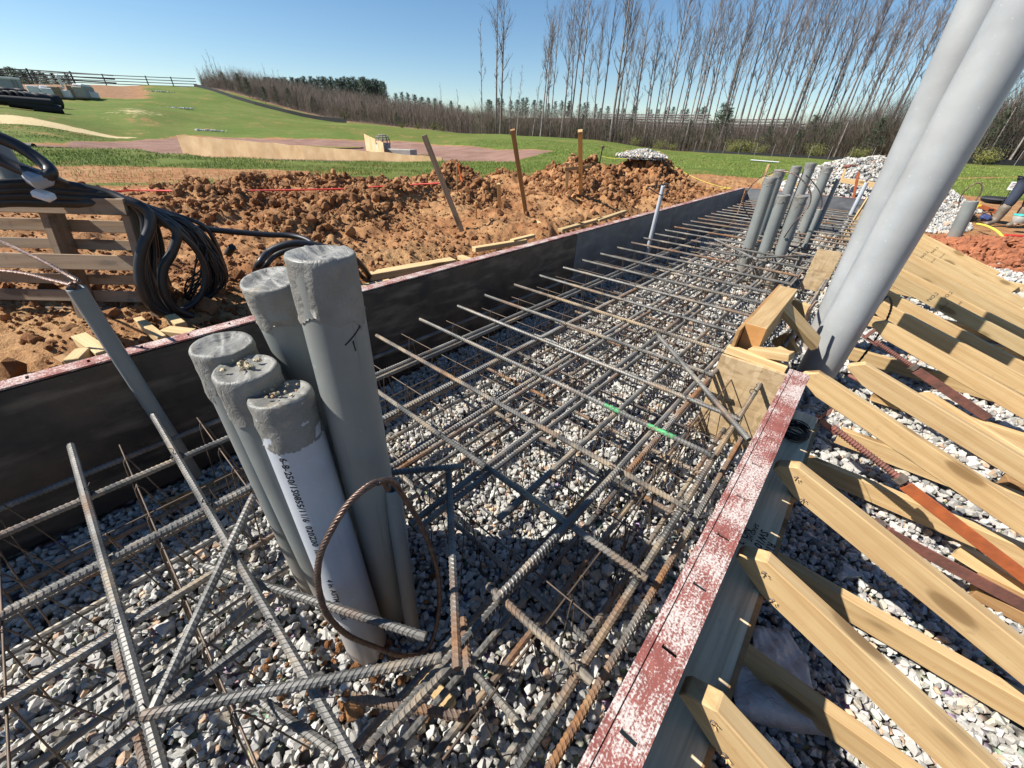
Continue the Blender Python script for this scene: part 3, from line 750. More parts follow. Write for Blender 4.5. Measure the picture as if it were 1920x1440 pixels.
BARE = [(930, 17, 0), (938, 19, 1), (1013, 15.5, 2), (1022, 13, 3), (1031, 16, 4), (1066, 18, 5), (1080, 19, 6), (1094, 12, 7), (1110, 16, 3), (1121, 19.5, 8), (1144, 21, 9),
        (1152, 20, 2), (1163, 13, 0), (1185, 16.5, 1), (1207, 15, 3), (1222, 13, 7), (1236, 19, 4), (1243, 20, 9), (1256, 16, 5), (1272, 14, 0), (1285, 17, 6), (1293, 19, 8), (1308, 16, 1), (1318, 18, 4),
        (1331, 15, 2), (1345, 19, 9), (1352, 17, 3), (1366, 16, 5), (1378, 18.5, 0), (1390, 17, 8), (1400, 15, 6), (1412, 18, 1), (1424, 19, 4), (1437, 16, 7), (1446, 17, 2), (1460, 18, 9), (1471, 19, 5), (1478, 20, 8),
        (1490, 15, 3), (1502, 17, 6), (1515, 16.5, 0), (1526, 18, 4), (1537, 14, 1), (1549, 16, 9), (1558, 17, 2), (1570, 15.5, 5), (1583, 16.5, 8), (1597, 15, 3), (1610, 14.5, 6), (1622, 15.5, 0), (1636, 13.5, 4), (1650, 14.5, 9), (1664, 13, 7), (1676, 14, 2), (1690, 12.5, 1)]
WORDS = ['slender', 'tall', 'forked', 'thin', 'bushy topped', 'straight', 'crooked', 'spindly', 'wide crowned', 'many limbed']
for i, (u, H, k) in enumerate(BARE):
    D = rnd.uniform(64, 82); H = H * D / 72 * .97
    plant('bare_tree', *TREES[k], u, 262, D, H, 16.0, f'{WORDS[k]} leafless tree, {ordn(i)} from the left in the tall row behind the berm', 'tall bare trees behind the grass berm')
for i in range(20):                                         # thinner ones deeper in the stand
    u = 985 + 730 * (i + rnd.random()) / 20; D = rnd.uniform(84, 112); k = rnd.randrange(10)
    plant('bare_tree', *TREES[k], u, 262, D, rnd.uniform(14, 19) * D / 84, 16.0, f'faint leafless tree deeper in the stand, {ordn(i)} from the left of the back rank', 'tall bare trees deeper in the stand')
for i in range(20):                                         # beyond the leaning pipes
    u = 1770 + 260 * (i + rnd.random()) / 20; D = rnd.uniform(52, 70); k = rnd.randrange(10)
    plant('bare_tree', *TREES[k], u, 300, D, rnd.uniform(8, 11) , 16.0, f'grey leafless tree right of the big pipes, {ordn(i)} from the left there', 'bare trees right of the big pipes')
plant('dead_pole_tree', *SLIM[0], 904, 250, 70, 12.8, 11.0, 'thin branchless dead trunk left of the tall bare trees', None)
for i, (u, D, H) in enumerate(sorted([(998, 66, 7.5), (955, 62, 7), (968, 64, 8), (1050, 66, 9), (1230, 64, 9), (1500, 60, 8), (1160, 66, 8), (1350, 62, 8), (1420, 60, 7), (1580, 58, 7)])):
    plant('sapling', *SLIM[i % 3], u, 255, D, H, 11.0, f'low leafless sapling among the tall trunks, {ordn(i)} of ten from the left', 'saplings among the tall trunks', lean=rnd.uniform(-.15, .15))
for i, (u, D, H) in enumerate(sorted([(404, 150, 7.0), (412, 150, 8.5), (420, 150, 7.2), (428, 150, 6.0), (437, 150, 5.5), (505, 158, 7.5), (520, 158, 6.8), (530, 158, 6.5), (715, 150, 6.5), (828, 130, 8.0), (858, 120, 7.0), (450, 150, 5.5)])):
    plant('sapling', *SLIM[i % 3], u, 175, D, H, 11.0, f'bare sapling poking above the hillside thicket, {ordn(i)} one from the left', 'saplings above the hillside thicket')

# young pines: needle tufts on whorls of boughs
def gen_pine(seed, H):
    r = random.Random(seed); tr = MB(); V = []
    tr.tube([(0, 0, 0), (.02 * H, 0, H * .5), (0, 0, H * .97)], [H * .016, H * .011, .01], 5)
    for i in range(int(26)):
        t = .14 + .84 * i / 26; z = H * t; L = H * .34 * (1.08 - t) ** .75 * r.uniform(.75, 1.2)
        for k in range(r.randint(4, 6)):
            a = r.uniform(0, 6.28); d = Vector((math.cos(a), math.sin(a), r.uniform(.05, .5)))
            tr.tube([(0, 0, z), tuple(Vector((0, 0, z)) + d * L)], [.02, .006], 3, caps=False)
            for q in range(15):
                p = Vector((0, 0, z)) + d * L * r.uniform(.25, 1.05) + Vector((r.gauss(0, 1), r.gauss(0, 1), r.gauss(0, 1))) * H * .016
                e1 = Vector((r.gauss(0, 1), r.gauss(0, 1), r.gauss(0, 1) + .5)).normalized() * H * .034; e2 = Vector((r.gauss(0, 1), r.gauss(0, 1), r.gauss(0, 1))).normalized() * H * .010
                V += [tuple(p - e2), tuple(p + e2), tuple(p + e1)]
    V = np.array(V); return tr.mesh('trunk'), np_mesh('crown', V, np.arange(len(V)).reshape(-1, 3))
PINES = []
for s in range(5):
    tm, cm = gen_pine(500 + s, 6.0); tm.materials.append(M['bark']); cm.materials.append(M['needles']); PINES.append((tm, cm))
pu = [398, 406, 420, 427, 443] + [458 + 12.3 * i for i in range(22)] + [395, 402, 410, 436, 448] + [455 + 7.1 * i for i in range(38)] + [741, 752, 764, 776, 790, 803, 815, 826, 845, 862, 876]
for i, u in enumerate(pu):
    D = rnd.uniform(146, 160) if u < 730 else rnd.uniform(125, 150)
    top = np.interp(u, [390, 440, 520, 600, 680, 722, 735, 780, 820, 880], [150, 147, 146, 146, 147, 153, 174, 176, 188, 198]) + rnd.uniform(-4, 5)
    p = WD(u, top, D); zb = zt(p.x, p.y); H = max(3.0, p.z - zb + .1)
    plant('young_pine', *PINES[i % 5], u, top, D, H, 6.0, f'dark green young pine on the hill skyline, {ordn(i)} from the left', 'young pines on the hill skyline', 'pine')
for i in range(26):
    u = 905 + 300 * (i + rnd.random()) / 26; D = rnd.uniform(150, 162); top = np.interp(u, [900, 960, 1100, 1200], [184, 182, 194, 200]) + rnd.uniform(-4, 6)
    p = WD(u, top, D); zb = zt(p.x, p.y); plant('young_pine', *PINES[i % 5], u, top, D, max(3, p.z - zb), 6.0, f'dark pine far behind the bare trunks, {ordn(i)} from the left', 'pines far behind the bare trunks', 'pine')
for i in range(12):
    u = 1210 + 120 * (i + rnd.random()) / 12; D = rnd.uniform(156, 166); top = 202 + rnd.uniform(-5, 8)
    p = WD(u, top, D); zb = zt(p.x, p.y); plant('young_pine', *PINES[i % 5], u, top, D, max(3, p.z - zb), 6.0, f'small dark pine above the far rail fences, {ordn(i)} from the left', 'pines above the far rail fences', 'pine')
for i in range(22):
    u = -30 + 160 * (i + rnd.random()) / 22; D = rnd.uniform(160, 185); top = np.interp(u, [-30, 0, 60, 130], [118, 124, 130, 139]) + rnd.uniform(-3, 6)
    p = WD(u, top, D); zb = zt(p.x, p.y); plant('young_pine', *PINES[i % 5], u, top, D, max(2.5, p.z - zb), 6.0, f'tiny far pine above the grey trailer, {ordn(i)} from the left', 'far pines above the trailer', 'pine')
for i, (u, v, D, H) in enumerate(sorted([(470, 190, 118, 3.6), (560, 185, 120, 3.2), (655, 215, 100, 3.0), (640, 170, 140, 4), (745, 228, 88, 2.2), (1140, 258, 66, 3.0), (1360, 235, 66, 5.0), (1350, 232, 68, 5.5), (1525, 240, 66, 4.2), (1560, 250, 62, 3.6), (500, 200, 110, 3.0), (1878, 240, 56, 4.0), (425, 172, 134, 3.4), (455, 180, 128, 3.8), (520, 192, 114, 3.2), (545, 196, 110, 3.6), (590, 205, 106, 3.0), (612, 200, 112, 3.8), (682, 214, 100, 3.2), (705, 205, 112, 3.6), (728, 216, 100, 3.0), (770, 222, 92, 2.8), (850, 232, 84, 2.6), (1010, 240, 74, 3.2), (1090, 246, 72, 3.4), (1180, 250, 70, 3.4), (1290, 250, 66, 3.6), (1440, 255, 62, 3.2), (1500, 258, 60, 2.8), (1640, 265, 58, 3.6)])):
    plant('young_pine', *PINES[i % 5], u, v, D, H, 6.0, f'olive green young pine standing inside the thicket, {ordn(i)} one from the left', 'young pines inside the thicket', 'pine')

def gen_bush(seed, Rr=1.0):
    r = random.Random(seed); st_ = MB(); V = []
    for k in range(16):
        a = r.uniform(0, 6.28); d = Vector((math.cos(a) * .6, math.sin(a) * .6, r.uniform(.6, 1.3))); q = Vector((0, 0, 0)); pts = [q]
        for j in range(3): d = (d + Vector((r.gauss(0, .25), r.gauss(0, .25), 0))); q = q + d * Rr * .33; pts.append(q)
        st_.tube(pts, [.02, .014, .01, .004], 3, caps=False)
        for j in range(60):
            p = pts[1].lerp(pts[-1], r.random()) + Vector((r.gauss(0, 1), r.gauss(0, 1), r.gauss(0, 1))) * Rr * .17
            e1 = Vector((r.gauss(0, 1), r.gauss(0, 1), r.gauss(0, 1))).normalized() * Rr * .09; e2 = Vector((r.gauss(0, 1), r.gauss(0, 1), r.gauss(0, 1))).normalized() * Rr * .04
            V += [tuple(p - e2), tuple(p + e2), tuple(p + e1)]
    V = np.array(V); return st_.mesh('stem'), np_mesh('foliage', V, np.arange(len(V)).reshape(-1, 3))
BUSH = []
for s in range(3):
    a, b = gen_bush(700 + s); a.materials.append(M['twig']); b.materials.append(M['leaf_olive']); BUSH.append((a, b))
for i, (u, v, D, s) in enumerate(sorted([(812, 232, 76, 1.5), (752, 226, 82, 1.1), (783, 230, 80, 1.0), (1238, 268, 58, 1.3), (1262, 272, 57, 1.0), (1385, 275, 56, 1.7), (1402, 276, 56, 1.8), (1372, 279, 55, 1.2), (1425, 280, 55, 1.1), (1532, 280, 55, 1.5),
                                  (1600, 288, 52, 1.2), (1615, 284, 52, 1.1), (1870, 265, 50, 1.4), (1880, 258, 52, 1.1), (648, 222, 96, 2.0), (830, 236, 72, .9), (1190, 262, 60, 1.1)])):
    p = WD(u, v, D); e = empty('bush', (p.x, p.y, zt(p.x, p.y)), rnd.uniform(0, 6)); s *= .7; e.scale = (s, s, s * .9)
    tag(e, f'yellow green bush at the foot of the woods, {ordn(i)} of seventeen from the left' , 'bush', 'yellow green bushes along the woods'); link('stem', BUSH[i % 3][0], None, e); link('foliage', BUSH[i % 3][1], None, e)

# leafless thicket that reads as one mass
def thicket(name, n, azf, dlo, dhi, hf, label, mat='brush', thick=.02, cond=None):
    V = []; 
    az = azf(n); D = rng.uniform(0, 1, n) ** .8; lo = dlo(az); hi = dhi(az); D = lo + (hi - lo) * D
    x = D * np.sin(np.radians(az)); y = D * np.cos(np.radians(az)); z = terr(x, y); h = hf(az, D, n) * (1 - .22 * np.clip((D - lo) / (hi - lo + 1e-6), 0, 1))
    VV = []; 
    for lev in range(7):                                    # a stem and six branchlets per shoot
        if lev == 0:
            b = np.stack([x, y, z - .1], -1); t = b + np.stack([rng.normal(0, .07, n) * h, rng.normal(0, .07, n) * h, h], -1); wd = thick * (.7 + .6 * rng.random(n)) ; b0, t0 = b, t
        else:
            f = rng.uniform(.25, .9, n)[:, None]; b = b0 + (t0 - b0) * f; a = rng.uniform(0, 6.28, n); l = h * rng.uniform(.18, .42, n)
            t = b + np.stack([np.cos(a) * l * .55, np.sin(a) * l * .55, l * .85], -1); wd = thick * .5 * np.ones(n)
        for k in range(3):
            a0 = 2 * math.pi * k / 3; a1 = 2 * math.pi * (k + 1) / 3
            o0 = np.stack([np.cos(a0) * wd, np.sin(a0) * wd, 0 * wd], -1); o1 = np.stack([np.cos(a1) * wd, np.sin(a1) * wd, 0 * wd], -1)
            VV.append(np.stack([b + o0, b + o1, t], 1).reshape(-1, 3))
    V = np.concatenate(VV); return tag(link(name, np_mesh(name, V, np.arange(len(V)).reshape(-1, 3)), M[mat]), label, 'thicket', kind='stuff')
uni = lambda a, b: (lambda n: rng.uniform(a, b, n))
LO = lambda az: np.interp(az, [-74.5, -73, -68, -61, -52, -46, -42], [136, 130, 112, 92, 83, 76, 70])
thicket('thicket', 10500, uni(-74, -43), LO, lambda az: LO(az) + 42, lambda az, D, n: rng.uniform(2.0, 4.4, n) * np.interp(az, [-74, -70, -50, -43], [1.0, 1.2, 1.1, .9]), 'purple brown leafless thicket covering the hillside behind the black silt fence', thick=.03)
thicket('thicket', 3500, uni(-72, -43), lambda az: LO(az) + 2, lambda az: LO(az) + 62, lambda az, D, n: rng.uniform(1.2, 2.6, n), 'olive undergrowth between the thicket stems on the hillside', 'brush_dk', .05)
thicket('undergrowth', 12000, uni(-46, -1), lambda az: np.interp(az, [-46, -33, -19, -8, 0], [66, 64, 58, 57, 55]), lambda az: 95 + 0 * az, lambda az, D, n: rng.uniform(1.4, 4.2, n) * np.interp(az, [-46, -25, -12, -4, 0], [1.1, 1, 1, 1.45, 1.6]), 'tangled brown undergrowth at the feet of the tall bare trees', thick=.022)
thicket('undergrowth', 5200, uni(-46, -1), lambda az: np.interp(az, [-46, -33, -19, -8, 0], [68, 66, 60, 58, 56]), lambda az: 90 + 0 * az, lambda az, D, n: rng.uniform(.9, 2.6, n) * np.interp(az, [-46, -25, -12, -4, 0], [1.2, 1.1, 1, 1.5, 1.6]), 'olive green undergrowth mixed through the brush under the tall trees', 'brush_dk', .05)
thicket('undergrowth', 7000, uni(-1, 16), lambda az: 54 + 0 * az, lambda az: 80 + 0 * az, lambda az, D, n: rng.uniform(2.0, 6.5, n), 'dense grey brown brush behind the fence right of the big pipes', thick=.024)

# ------------------------------------------------------------------ steel framed form panels
TOP = 0.61
def form_panel(p0, p1, side, face_mat, label, group, slots=True, h=TOP):
    """inner top edge runs p0 -> p1; side +1 puts the frame to the right of that run; local x along, y outwards, z up from the stone"""
    p0 = Vector((*p0, 0)); p1 = Vector((*p1, 0)); L = (p1 - p0).length; d = (p1 - p0).normalized()
    root = empty('form_panel', p0); root.rotation_euler = (0, 0, math.atan2(d.y, d.x)); tag(root, label, 'form panel', group)
    s = -side
    f = MB(); f.box((L / 2, s * .0065, h / 2 - .006), (L - .003, .013, h - .012)); f.build('face', M[face_mat], root)
    # top rail: plate in strips so that the wedge slots are real holes
    tr = MB(); zt_ = h - .003; y0, y1 = .0150, .0635; ys0, ys1 = .0265, .0525
    def strip(x0, x1, a, b, zz=zt_, th=.005): tr.box(((x0 + x1) / 2, s * (a + b) / 2, zz), (x1 - x0, b - a, th))
    strip(.002, L - .002, y0, ys0); strip(.002, L - .002, ys1, y1)
    tr.box((L / 2, s * .0065, h - .003), (L - .004, .0128, .006)); tr.box((L / 2, s * .0140, h - .012), (L - .004, .002, .012))
    x = .002; k = 0; first = .078
    if slots:
        while True:
            c = first + .1524 * k
            if c > L - .04: break
            strip(x, c - .0042, ys0, ys1); x = c + .0042; k += 1
    strip(x, L - .002, ys0, ys1)
    tr.box((L / 2, s * .0665, h - .012), (L - .004, .005, .022)); tr.box((L / 2, s * .0165, h - .012), (L - .004, .004, .013))
    for q in range(1 + int(L / .61)):                       # connecting lugs seen as small bumps on the edge
        tr.box((min(.03 + .61 * q, L - .03), s * .0660, h - .016), (.045, .010, .018), None, .003)
    tr.build('top_rail', M['red_rail'], root)
    br = MB(); br.box((L / 2, s * .040, .02), (L - .004, .050, .005)); br.build('bottom_rail', M['red_rail'], root)
    for q in range(int(L / .305) + 1):
        c = MB(); c.box((min(max(.02, .305 * q), L - .02), s * .037, h / 2 - .01), (.006, .046, h - .05)); c.build('cross_member', M['rust'], root)
    return root
LJ = [-1.69, .75, 3.19, 5.63, 8.07, 9.40]
LN = ['dark faced one at the photo\'s left edge', 'behind the near conduits, dark brown stained face', 'grey faced, beyond the dark stained one', 'grey faced, behind the thin conduit with a loop', 'grey faced short one meeting the end form']
for i in range(5):
    y0, y1 = LJ[i], LJ[i + 1]
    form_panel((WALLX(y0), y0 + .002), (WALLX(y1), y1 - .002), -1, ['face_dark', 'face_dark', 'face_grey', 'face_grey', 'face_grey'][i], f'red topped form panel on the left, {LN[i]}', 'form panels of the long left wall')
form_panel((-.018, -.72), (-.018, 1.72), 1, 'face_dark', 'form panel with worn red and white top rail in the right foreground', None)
form_panel((WALLX(9.4) + .01, 9.42), (-.95, 9.42), -1, 'face_pale', 'pale end form panel behind the far conduits, left one of two', 'end form panels')
form_panel((-.94, 9.42), (.2, 9.42), -1, 'face_grey', 'grey end form panel below the stone heap, right one of two', 'end form panels')
form_panel((-.018, 4.30), (-.018, 9.40), 1, 'face_grey', 'right form panel beyond the wooden jog, mostly behind the big pipe', None)

# ------------------------------------------------------------------ reinforcing steel
def rebar_mesh(L, r, pitch=.0125, n=8, name='rebar', fine=True):
    k = int(L / pitch); rel = [(0.0, 0), (.50, 0), (.60, 1), (.80, 1)] if fine else [(0, 0), (.5, 1)]
    xs = []; rr = []
    for i in range(k):
        for (a, hi) in rel: xs.append((i + a) * pitch); rr.append(r * (1.11 if hi else .97))
    xs.append(L); rr.append(r); xs = np.array(xs); rr = np.array(rr); m = len(xs)
    th = 2 * np.pi * np.arange(n) / n
    sk = np.clip(np.minimum(xs, L - xs) / pitch, 0, 1)
    xx = xs[:, None] + sk[:, None] * .38 * pitch * np.sin(th)[None] * 1.6
    V = np.stack([xx, rr[:, None] * np.cos(th), rr[:, None] * np.sin(th)], -1).reshape(-1, 3)
    idx = np.arange(m * n).reshape(m, n)
    Q = np.stack([idx[:-1], np.roll(idx[:-1], -1, 1), np.roll(idx[1:], -1, 1), idx[1:]], -1).reshape(-1, 4)
    V = np.concatenate([V, [[0, 0, 0], [L, 0, 0]]]); c0, c1 = m * n, m * n + 1
    cap = [[c0, idx[0, (j + 1) % n], idx[0, j], idx[0, j]] for j in range(n)] + [[c1, idx[-1, j], idx[-1, (j + 1) % n], idx[-1, (j + 1) % n]] for j in range(n)]
    vs = V.tolist(); fs = Q.tolist() + [q[:3] for q in cap]
    me = bpy.data.meshes.new(name); me.from_pydata(vs, [], fs); sm = [False] * len(fs); me.polygons.foreach_set('use_smooth', sm); me.update(); return me
_RB = {}
def rebar(p0, p1, r, mat, label, group=None, fine=True, pitch=.0125):
    p0 = Vector(p0); p1 = Vector(p1); L = round((p1 - p0).length, 2); key = (L, r, mat, fine)
    if key not in _RB:
        me = rebar_mesh(L, r, pitch, 8, 'rebar', fine); me.materials.append(M[mat]); _RB[key] = me
    o = bpy.data.objects.new('rebar', _RB[key]); COL.objects.link(o)
    m = frame(p0, p1); roll = Matrix.Rotation(rnd.uniform(0, 6.28), 4, 'X'); o.matrix_world = m @ roll
    return tag(o, label, 'rebar', group)
tm_ = MB()                                                   # a twisted tie-wire knot
for k in range(2):
    tm_.tube([(.016 * math.cos(a) * (1 if k else -1), .016 * math.sin(a), .004 * math.sin(2 * a) + .002 * k) for a in np.linspace(0, 6.28, 10)], .0013, 4)
tm_.tube(spline([(.0, .0, .012), (.006, .004, .022), (.016, -.004, .026), (.022, .004, .034)], 4), .0014, 4)
TIE = tm_.mesh('tie_wire'); TIE.materials.append(M['tie'])
def tie(parent, pos):
    o = bpy.data.objects.new('tie_wire', TIE); COL.objects.link(o); o.parent = parent
    o.matrix_parent_inverse = parent.matrix_world.inverted(); o.location = pos; o.rotation_euler = (rnd.uniform(-.4, .4), rnd.uniform(-.4, .4), rnd.uniform(0, 6.28)); return o
ZT, ZL, RB = .410, .389, .0098                              # crosswise bars, lengthwise bars below them
TY = [-.51, -.235, -.01, .376, .662, .957, 1.255, 1.555, 1.83, 2.14, 2.45, 2.79, 3.11, 3.42, 3.78, 4.10, 4.42, 4.74, 5.05, 5.36, 5.67, 5.98, 6.29, 6.6, 6.91, 7.22, 7.53, 7.84, 8.15, 8.46, 8.77, 9.08, 9.3]
rebar((-1.72, -1.1, .30), (-1.86, 6.5, .30), .0098, 'rebar', 'ribbed rebar running lengthwise in the shade right beside the left form')
LX = [-1.455, -1.15, -.905, -.672, -.325, -.104]
NEARLAB = {0: 'just entering the bottom left corner', 1: 'left of the capped conduits, second one in', 2: 'passing just in front of the white conduit, rust spotted', 3: 'in the conduits\' shadow with a tan mud caked end', 4: 'first full one behind the conduits'}
bars = []
for i, y in enumerate(TY):
    x0 = WALLX(y) + .135 + rnd.uniform(-.012, .012); x1 = -.085 + rnd.uniform(-.02, .03)
    if y > 1.6 and y < 4.2: x1 = -.30 + rnd.uniform(-.01, .02)
    if i == 3: x0 = -.37
    if i == 0: x1 = -.62
    if i == 1: x1 = -.30
    mat = ['rebar_dust', 'rebar', 'rebar', 'rebar_dust', 'rebar_dust', 'rebar_dust'][i] if i < 6 else rnd.choice(['rebar', 'rebar', 'rebar', 'rebar_rust', 'rebar_dust'] if i < 14 else ['rebar', 'rebar', 'rebar_rust'])
    dy = rnd.uniform(-.012, .012) if i > 4 else 0
    lab = NEARLAB.get(i) or f'{ordn(i - 3)} one counting away from the near conduits'
    b = rebar((x0, y + dy, ZT), (x1, y - dy, ZT - .002), RB, mat, f'crosswise rebar of the top mat, {lab}', 'crosswise bars of the top mat', y < 4.5)
    bars.append(b)
bpy.context.view_layer.update()
for i, b in enumerate(bars[:12]):
    for x in LX:
        if b.matrix_world.translation.x < x < -.09 and rnd.random() < .85: tie(b, (x, TY[i], ZT - .009))
LXN = ['nearest the left form', 'second from the left form', 'third from the left form', 'fourth from the left form', 'fifth from the left form', 'running beside the red right rail']
def longbar(x, z, y0, y1, mat, lab, grp, r=RB):
    y = y0; seg = [(y0, y1)] if y1 - y0 < 6 else [(y0, (y0 + y1) / 2 + .2), ((y0 + y1) / 2 - .2, y1)]
    for k, (a, b_) in enumerate(seg):
        dx = -.0205 * 0
        rebar((x + (.022 * k), a, z), (x + (.022 * k) + rnd.uniform(-.015, .015), b_, z), r, mat, lab + (', near length' if k == 0 and len(seg) > 1 else ', far length' if len(seg) > 1 else ''), grp, k == 0)
for i, x in enumerate(LX):
    y0 = -1.1 if i in (0, 1, 5) else -1.1
    if i in (2, 3): 
        longbar(x, ZL, -1.1, .02, 'rebar', f'lengthwise top bar left of the conduits, {LXN[i]}', 'lengthwise bars of the top mat'); y0 = .36
    longbar(x, ZL, y0, 9.25, ['rebar', 'rebar', 'rebar', 'rebar', 'rebar', 'rebar_dust'][i], f'lengthwise rebar tied under the top mat, {LXN[i]}', 'lengthwise bars of the top mat')
for i, (x, z, y0, y1, mat, lab) in enumerate([(-1.185, ZL - .022, -1.0, 4.6, 'rebar', 'lapped beside the second bar from the left form'), (-.880, ZL - .004, .40, 5.2, 'rebar_rust', 'lapped beside the third bar from the left form'),
                                              (-.645, ZL - .004, .36, 4.9, 'rebar', 'lapped beside the fourth bar from the left form'), (-1.43, ZL - .004, .2, 4.4, 'rebar', 'lapped beside the bar nearest the left form'), (-.30, ZL - .004, 1.0, 5.6, 'rebar_rust', 'lapped beside the fifth bar from the left form'), (-.495, ZL - .002, .55, 5.2, 'rebar', 'midway between the fourth and fifth bars from the left form'), (-.52, ZL - .002, 3.4, 9.0, 'rebar', 'farther one midway between the fourth and fifth bars'), (-.069, ZL - .09, -.9, 1.65, 'rebar_rust', 'rusty, hanging low beside the red right rail')]):
    rebar((x, y0, z), (x + .01, y1, z), RB, mat, f'spliced lengthwise rebar {lab}', 'spliced lengthwise bars')
# bottom mat
for i, y in enumerate([-.62, -.33, -.04, .30, .60, .90, 1.20, 1.50, 1.80, 2.1, 2.4, 2.7, 3.05, 3.4, 3.75, 4.1, 4.45, 4.8, 5.2, 5.6, 6.0, 6.4, 6.8, 7.2, 7.6, 8.0, 8.4, 8.8]):
    x0 = WALLX(y) + .45 + rnd.uniform(-.15, .25) if y < 3 else WALLX(y) + .2; x1 = -.14 if not 1.5 < y < 4.2 else -.32
    if -.2 < y < .4: x0 = -.42
    rebar((x0, y, .098), (x1, y + rnd.uniform(-.02, .02), .096), RB, rnd.choice(['rebar', 'rebar', 'rebar_rust']), f'low crosswise rebar of the bottom mat, {ordn(i)} from the photo\'s bottom edge', 'crosswise bars of the bottom mat', y < 3)
for i, x in enumerate([-1.62, -1.50, -1.36, -1.22, -1.06, -.985, -.46, -.38, -.30, -.17]):
    rebar((x, -1.0, .077), (x + rnd.uniform(-.02, .02), 9.0 if x > -.9 or x < -1 else 9.0, .077), RB, rnd.choice(['rebar', 'rebar_rust']), f'lengthwise rebar of the bottom mat resting near the stone, {ordn(i)} from the left form', 'lengthwise bars of the bottom mat', False, .02)
# trim bars round the conduits
for (a, b, za, zb, mat, lab) in [((475, 930), (286, 1335), .432, .432, 'rebar', 'dark diagonal trim rebar left of the conduits, running to the photo\'s bottom left'),
                                 ((268, 1342), (832, 1232), .452, .452, 'rebar', 'thick diagonal trim rebar lying in front of the white conduit'),
                                 ((841, 882), (858, 1252), .40, .455, 'rebar_rust', 'rusty trim rebar right of the cable loop, ending in a cut tip'),
                                 ((735, 886), (868, 874), .43, .43, 'rebar_rust', 'short rusty rebar stub pointing right from behind the tallest conduit'),
                                 ((868, 1160), (886, 1335), .30, .34, 'rebar_rust', 'short rusty rebar tip beside the cut trim bar'),
                                 ((385, 1062), (800, 1195), .385, .385, 'rebar', 'dark rebar passing behind the conduits\' feet'),
                                 ((205, 1375), (480, 1120), .36, .37, 'rebar', 'dark diagonal rebar low in the bottom left'),
                                 ((630, 1410), (470, 1300), .30, .30, 'rebar', 'dark rebar crossing near the photo\'s bottom edge'),
                                 ((722, 1378), (842, 1252), .425, .425, 'rebar', 'short dark rebar lapped over the thick trim bar'),
                                 ((660, 1308), (880, 1345), .35, .32, 'rebar_rust', 'rust speckled rebar right of the thick trim bar'),
                                 ((1235, 630), (1405, 825), .44, .44, 'rebar', 'smooth grey diagonal rebar leaning towards the OSB panel'),
                                 ((1160, 880), (930, 1125), .425, .425, 'rebar', 'dark shaded rebar slanting through the conduits\' shadow'),
                                 ((1340, 448), (1420, 487), .45, .45, 'rebar', 'diagonal trim rebar left of the far conduits'),
                                 ((1400, 484), (1512, 479), .45, .45, 'rebar', 'trim rebar crossing in front of the far conduits')]:
    rebar(W(*a, za), W(*b, zb), RB, mat, lab, None)
p0 = W(1190, 706, ZT + .012); p1 = W(1330, 756, ZT + .012)
for (u0, v0, u1, v1, lb) in [(1192, 707, 1222, 718, 'left'), (1272, 737, 1318, 756, 'right')]:
    a = W(u0, v0, ZT); b = W(u1, v1, ZT); a.y = b.y = 1.255; a.z = b.z = ZT
    m = MB(); m.tube([a, b], RB * 1.06, 8); tag(m.build('spray_mark', M['paint_green']), f'bright green spray paint mark on a crosswise rebar, {lb} one of two', 'paint mark')

# wire high chairs holding the top mat up
def chair(y, x0, x1, near, label):
    root = empty('bar_support', (x0, y, 0)); tag(root, label, 'bar support', 'wire bar supports under the top mat')
    L = x1 - x0; zt_ = ZL - .013; n = max(3, int(L / (.17 if near else .24)))
    m = MB(); m.tube([(0, 0, zt_), (L, 0, zt_)], .0026, 5); m.build('top_wire', M['wire'], root)
    for k in range(n):
        x = L * (k + .5) / n + rnd.uniform(-.03, .03); sp = .055; lean = rnd.uniform(-.03, .03)
        m = MB(); m.tube(spline([(x + .01 + lean, -sp, .0), (x + .004, -.016, zt_ - .05), (x, -.004, zt_ + .003), (x, .004, zt_ + .003), (x + .004, .016, zt_ - .05), (x + .01 - lean, sp, .0)], 2), .0021, 4)
        m.build('leg', M['wire'], root)
    return root
cy_ = [-.42, -.13, .10, .50, .80, 1.10, 1.40, 1.70, 2.0, 2.30, 2.62, 2.95, 3.28, 3.6, 3.95, 4.27, 4.6, 4.9, 5.2, 5.55, 5.9, 6.3, 6.7, 7.1, 7.5, 7.9]
for i, y in enumerate(cy_):
    x0 = WALLX(y) + rnd.uniform(.14, .24); x1 = -.13 if not 1.6 < y < 4.2 else -.34
    if y in (.10,): x1 = -1.02
    if y == -.13: x1 = -.30
    chair(y, x0, x1, y < 3.4, f'thin rusty wire bar support on splayed legs, {ordn(i)} row from the photo\'s bottom edge')
for i, (x, y0, y1) in enumerate([(-1.30, -.3, 3.0), (-.78, .55, 3.4), (-.22, .1, 3.2), (-.50, .6, 3.0)]):
    root = empty('bar_support', (x, y0, 0), math.pi / 2); tag(root, f'thin wire bolster running lengthwise under the bars, {ordn(i)} one', 'bar support', 'lengthwise wire bolsters')
    L = y1 - y0; m = MB(); m.tube([(0, 0, .355), (L, 0, .362)], .003, 5); m.build('top_wire', M['wire'], root)
    for k in range(int(L / .2)):
        xx = L * (k + .5) / int(L / .2) + rnd.uniform(-.04, .04); m = MB()
        m.tube(spline([(xx + .03, -.05, 0), (xx, -.01, .31), (xx, 0, .358), (xx, .01, .31), (xx + .03, .05, 0)], 2), .0021, 4); m.build('leg', M['wire'], root)

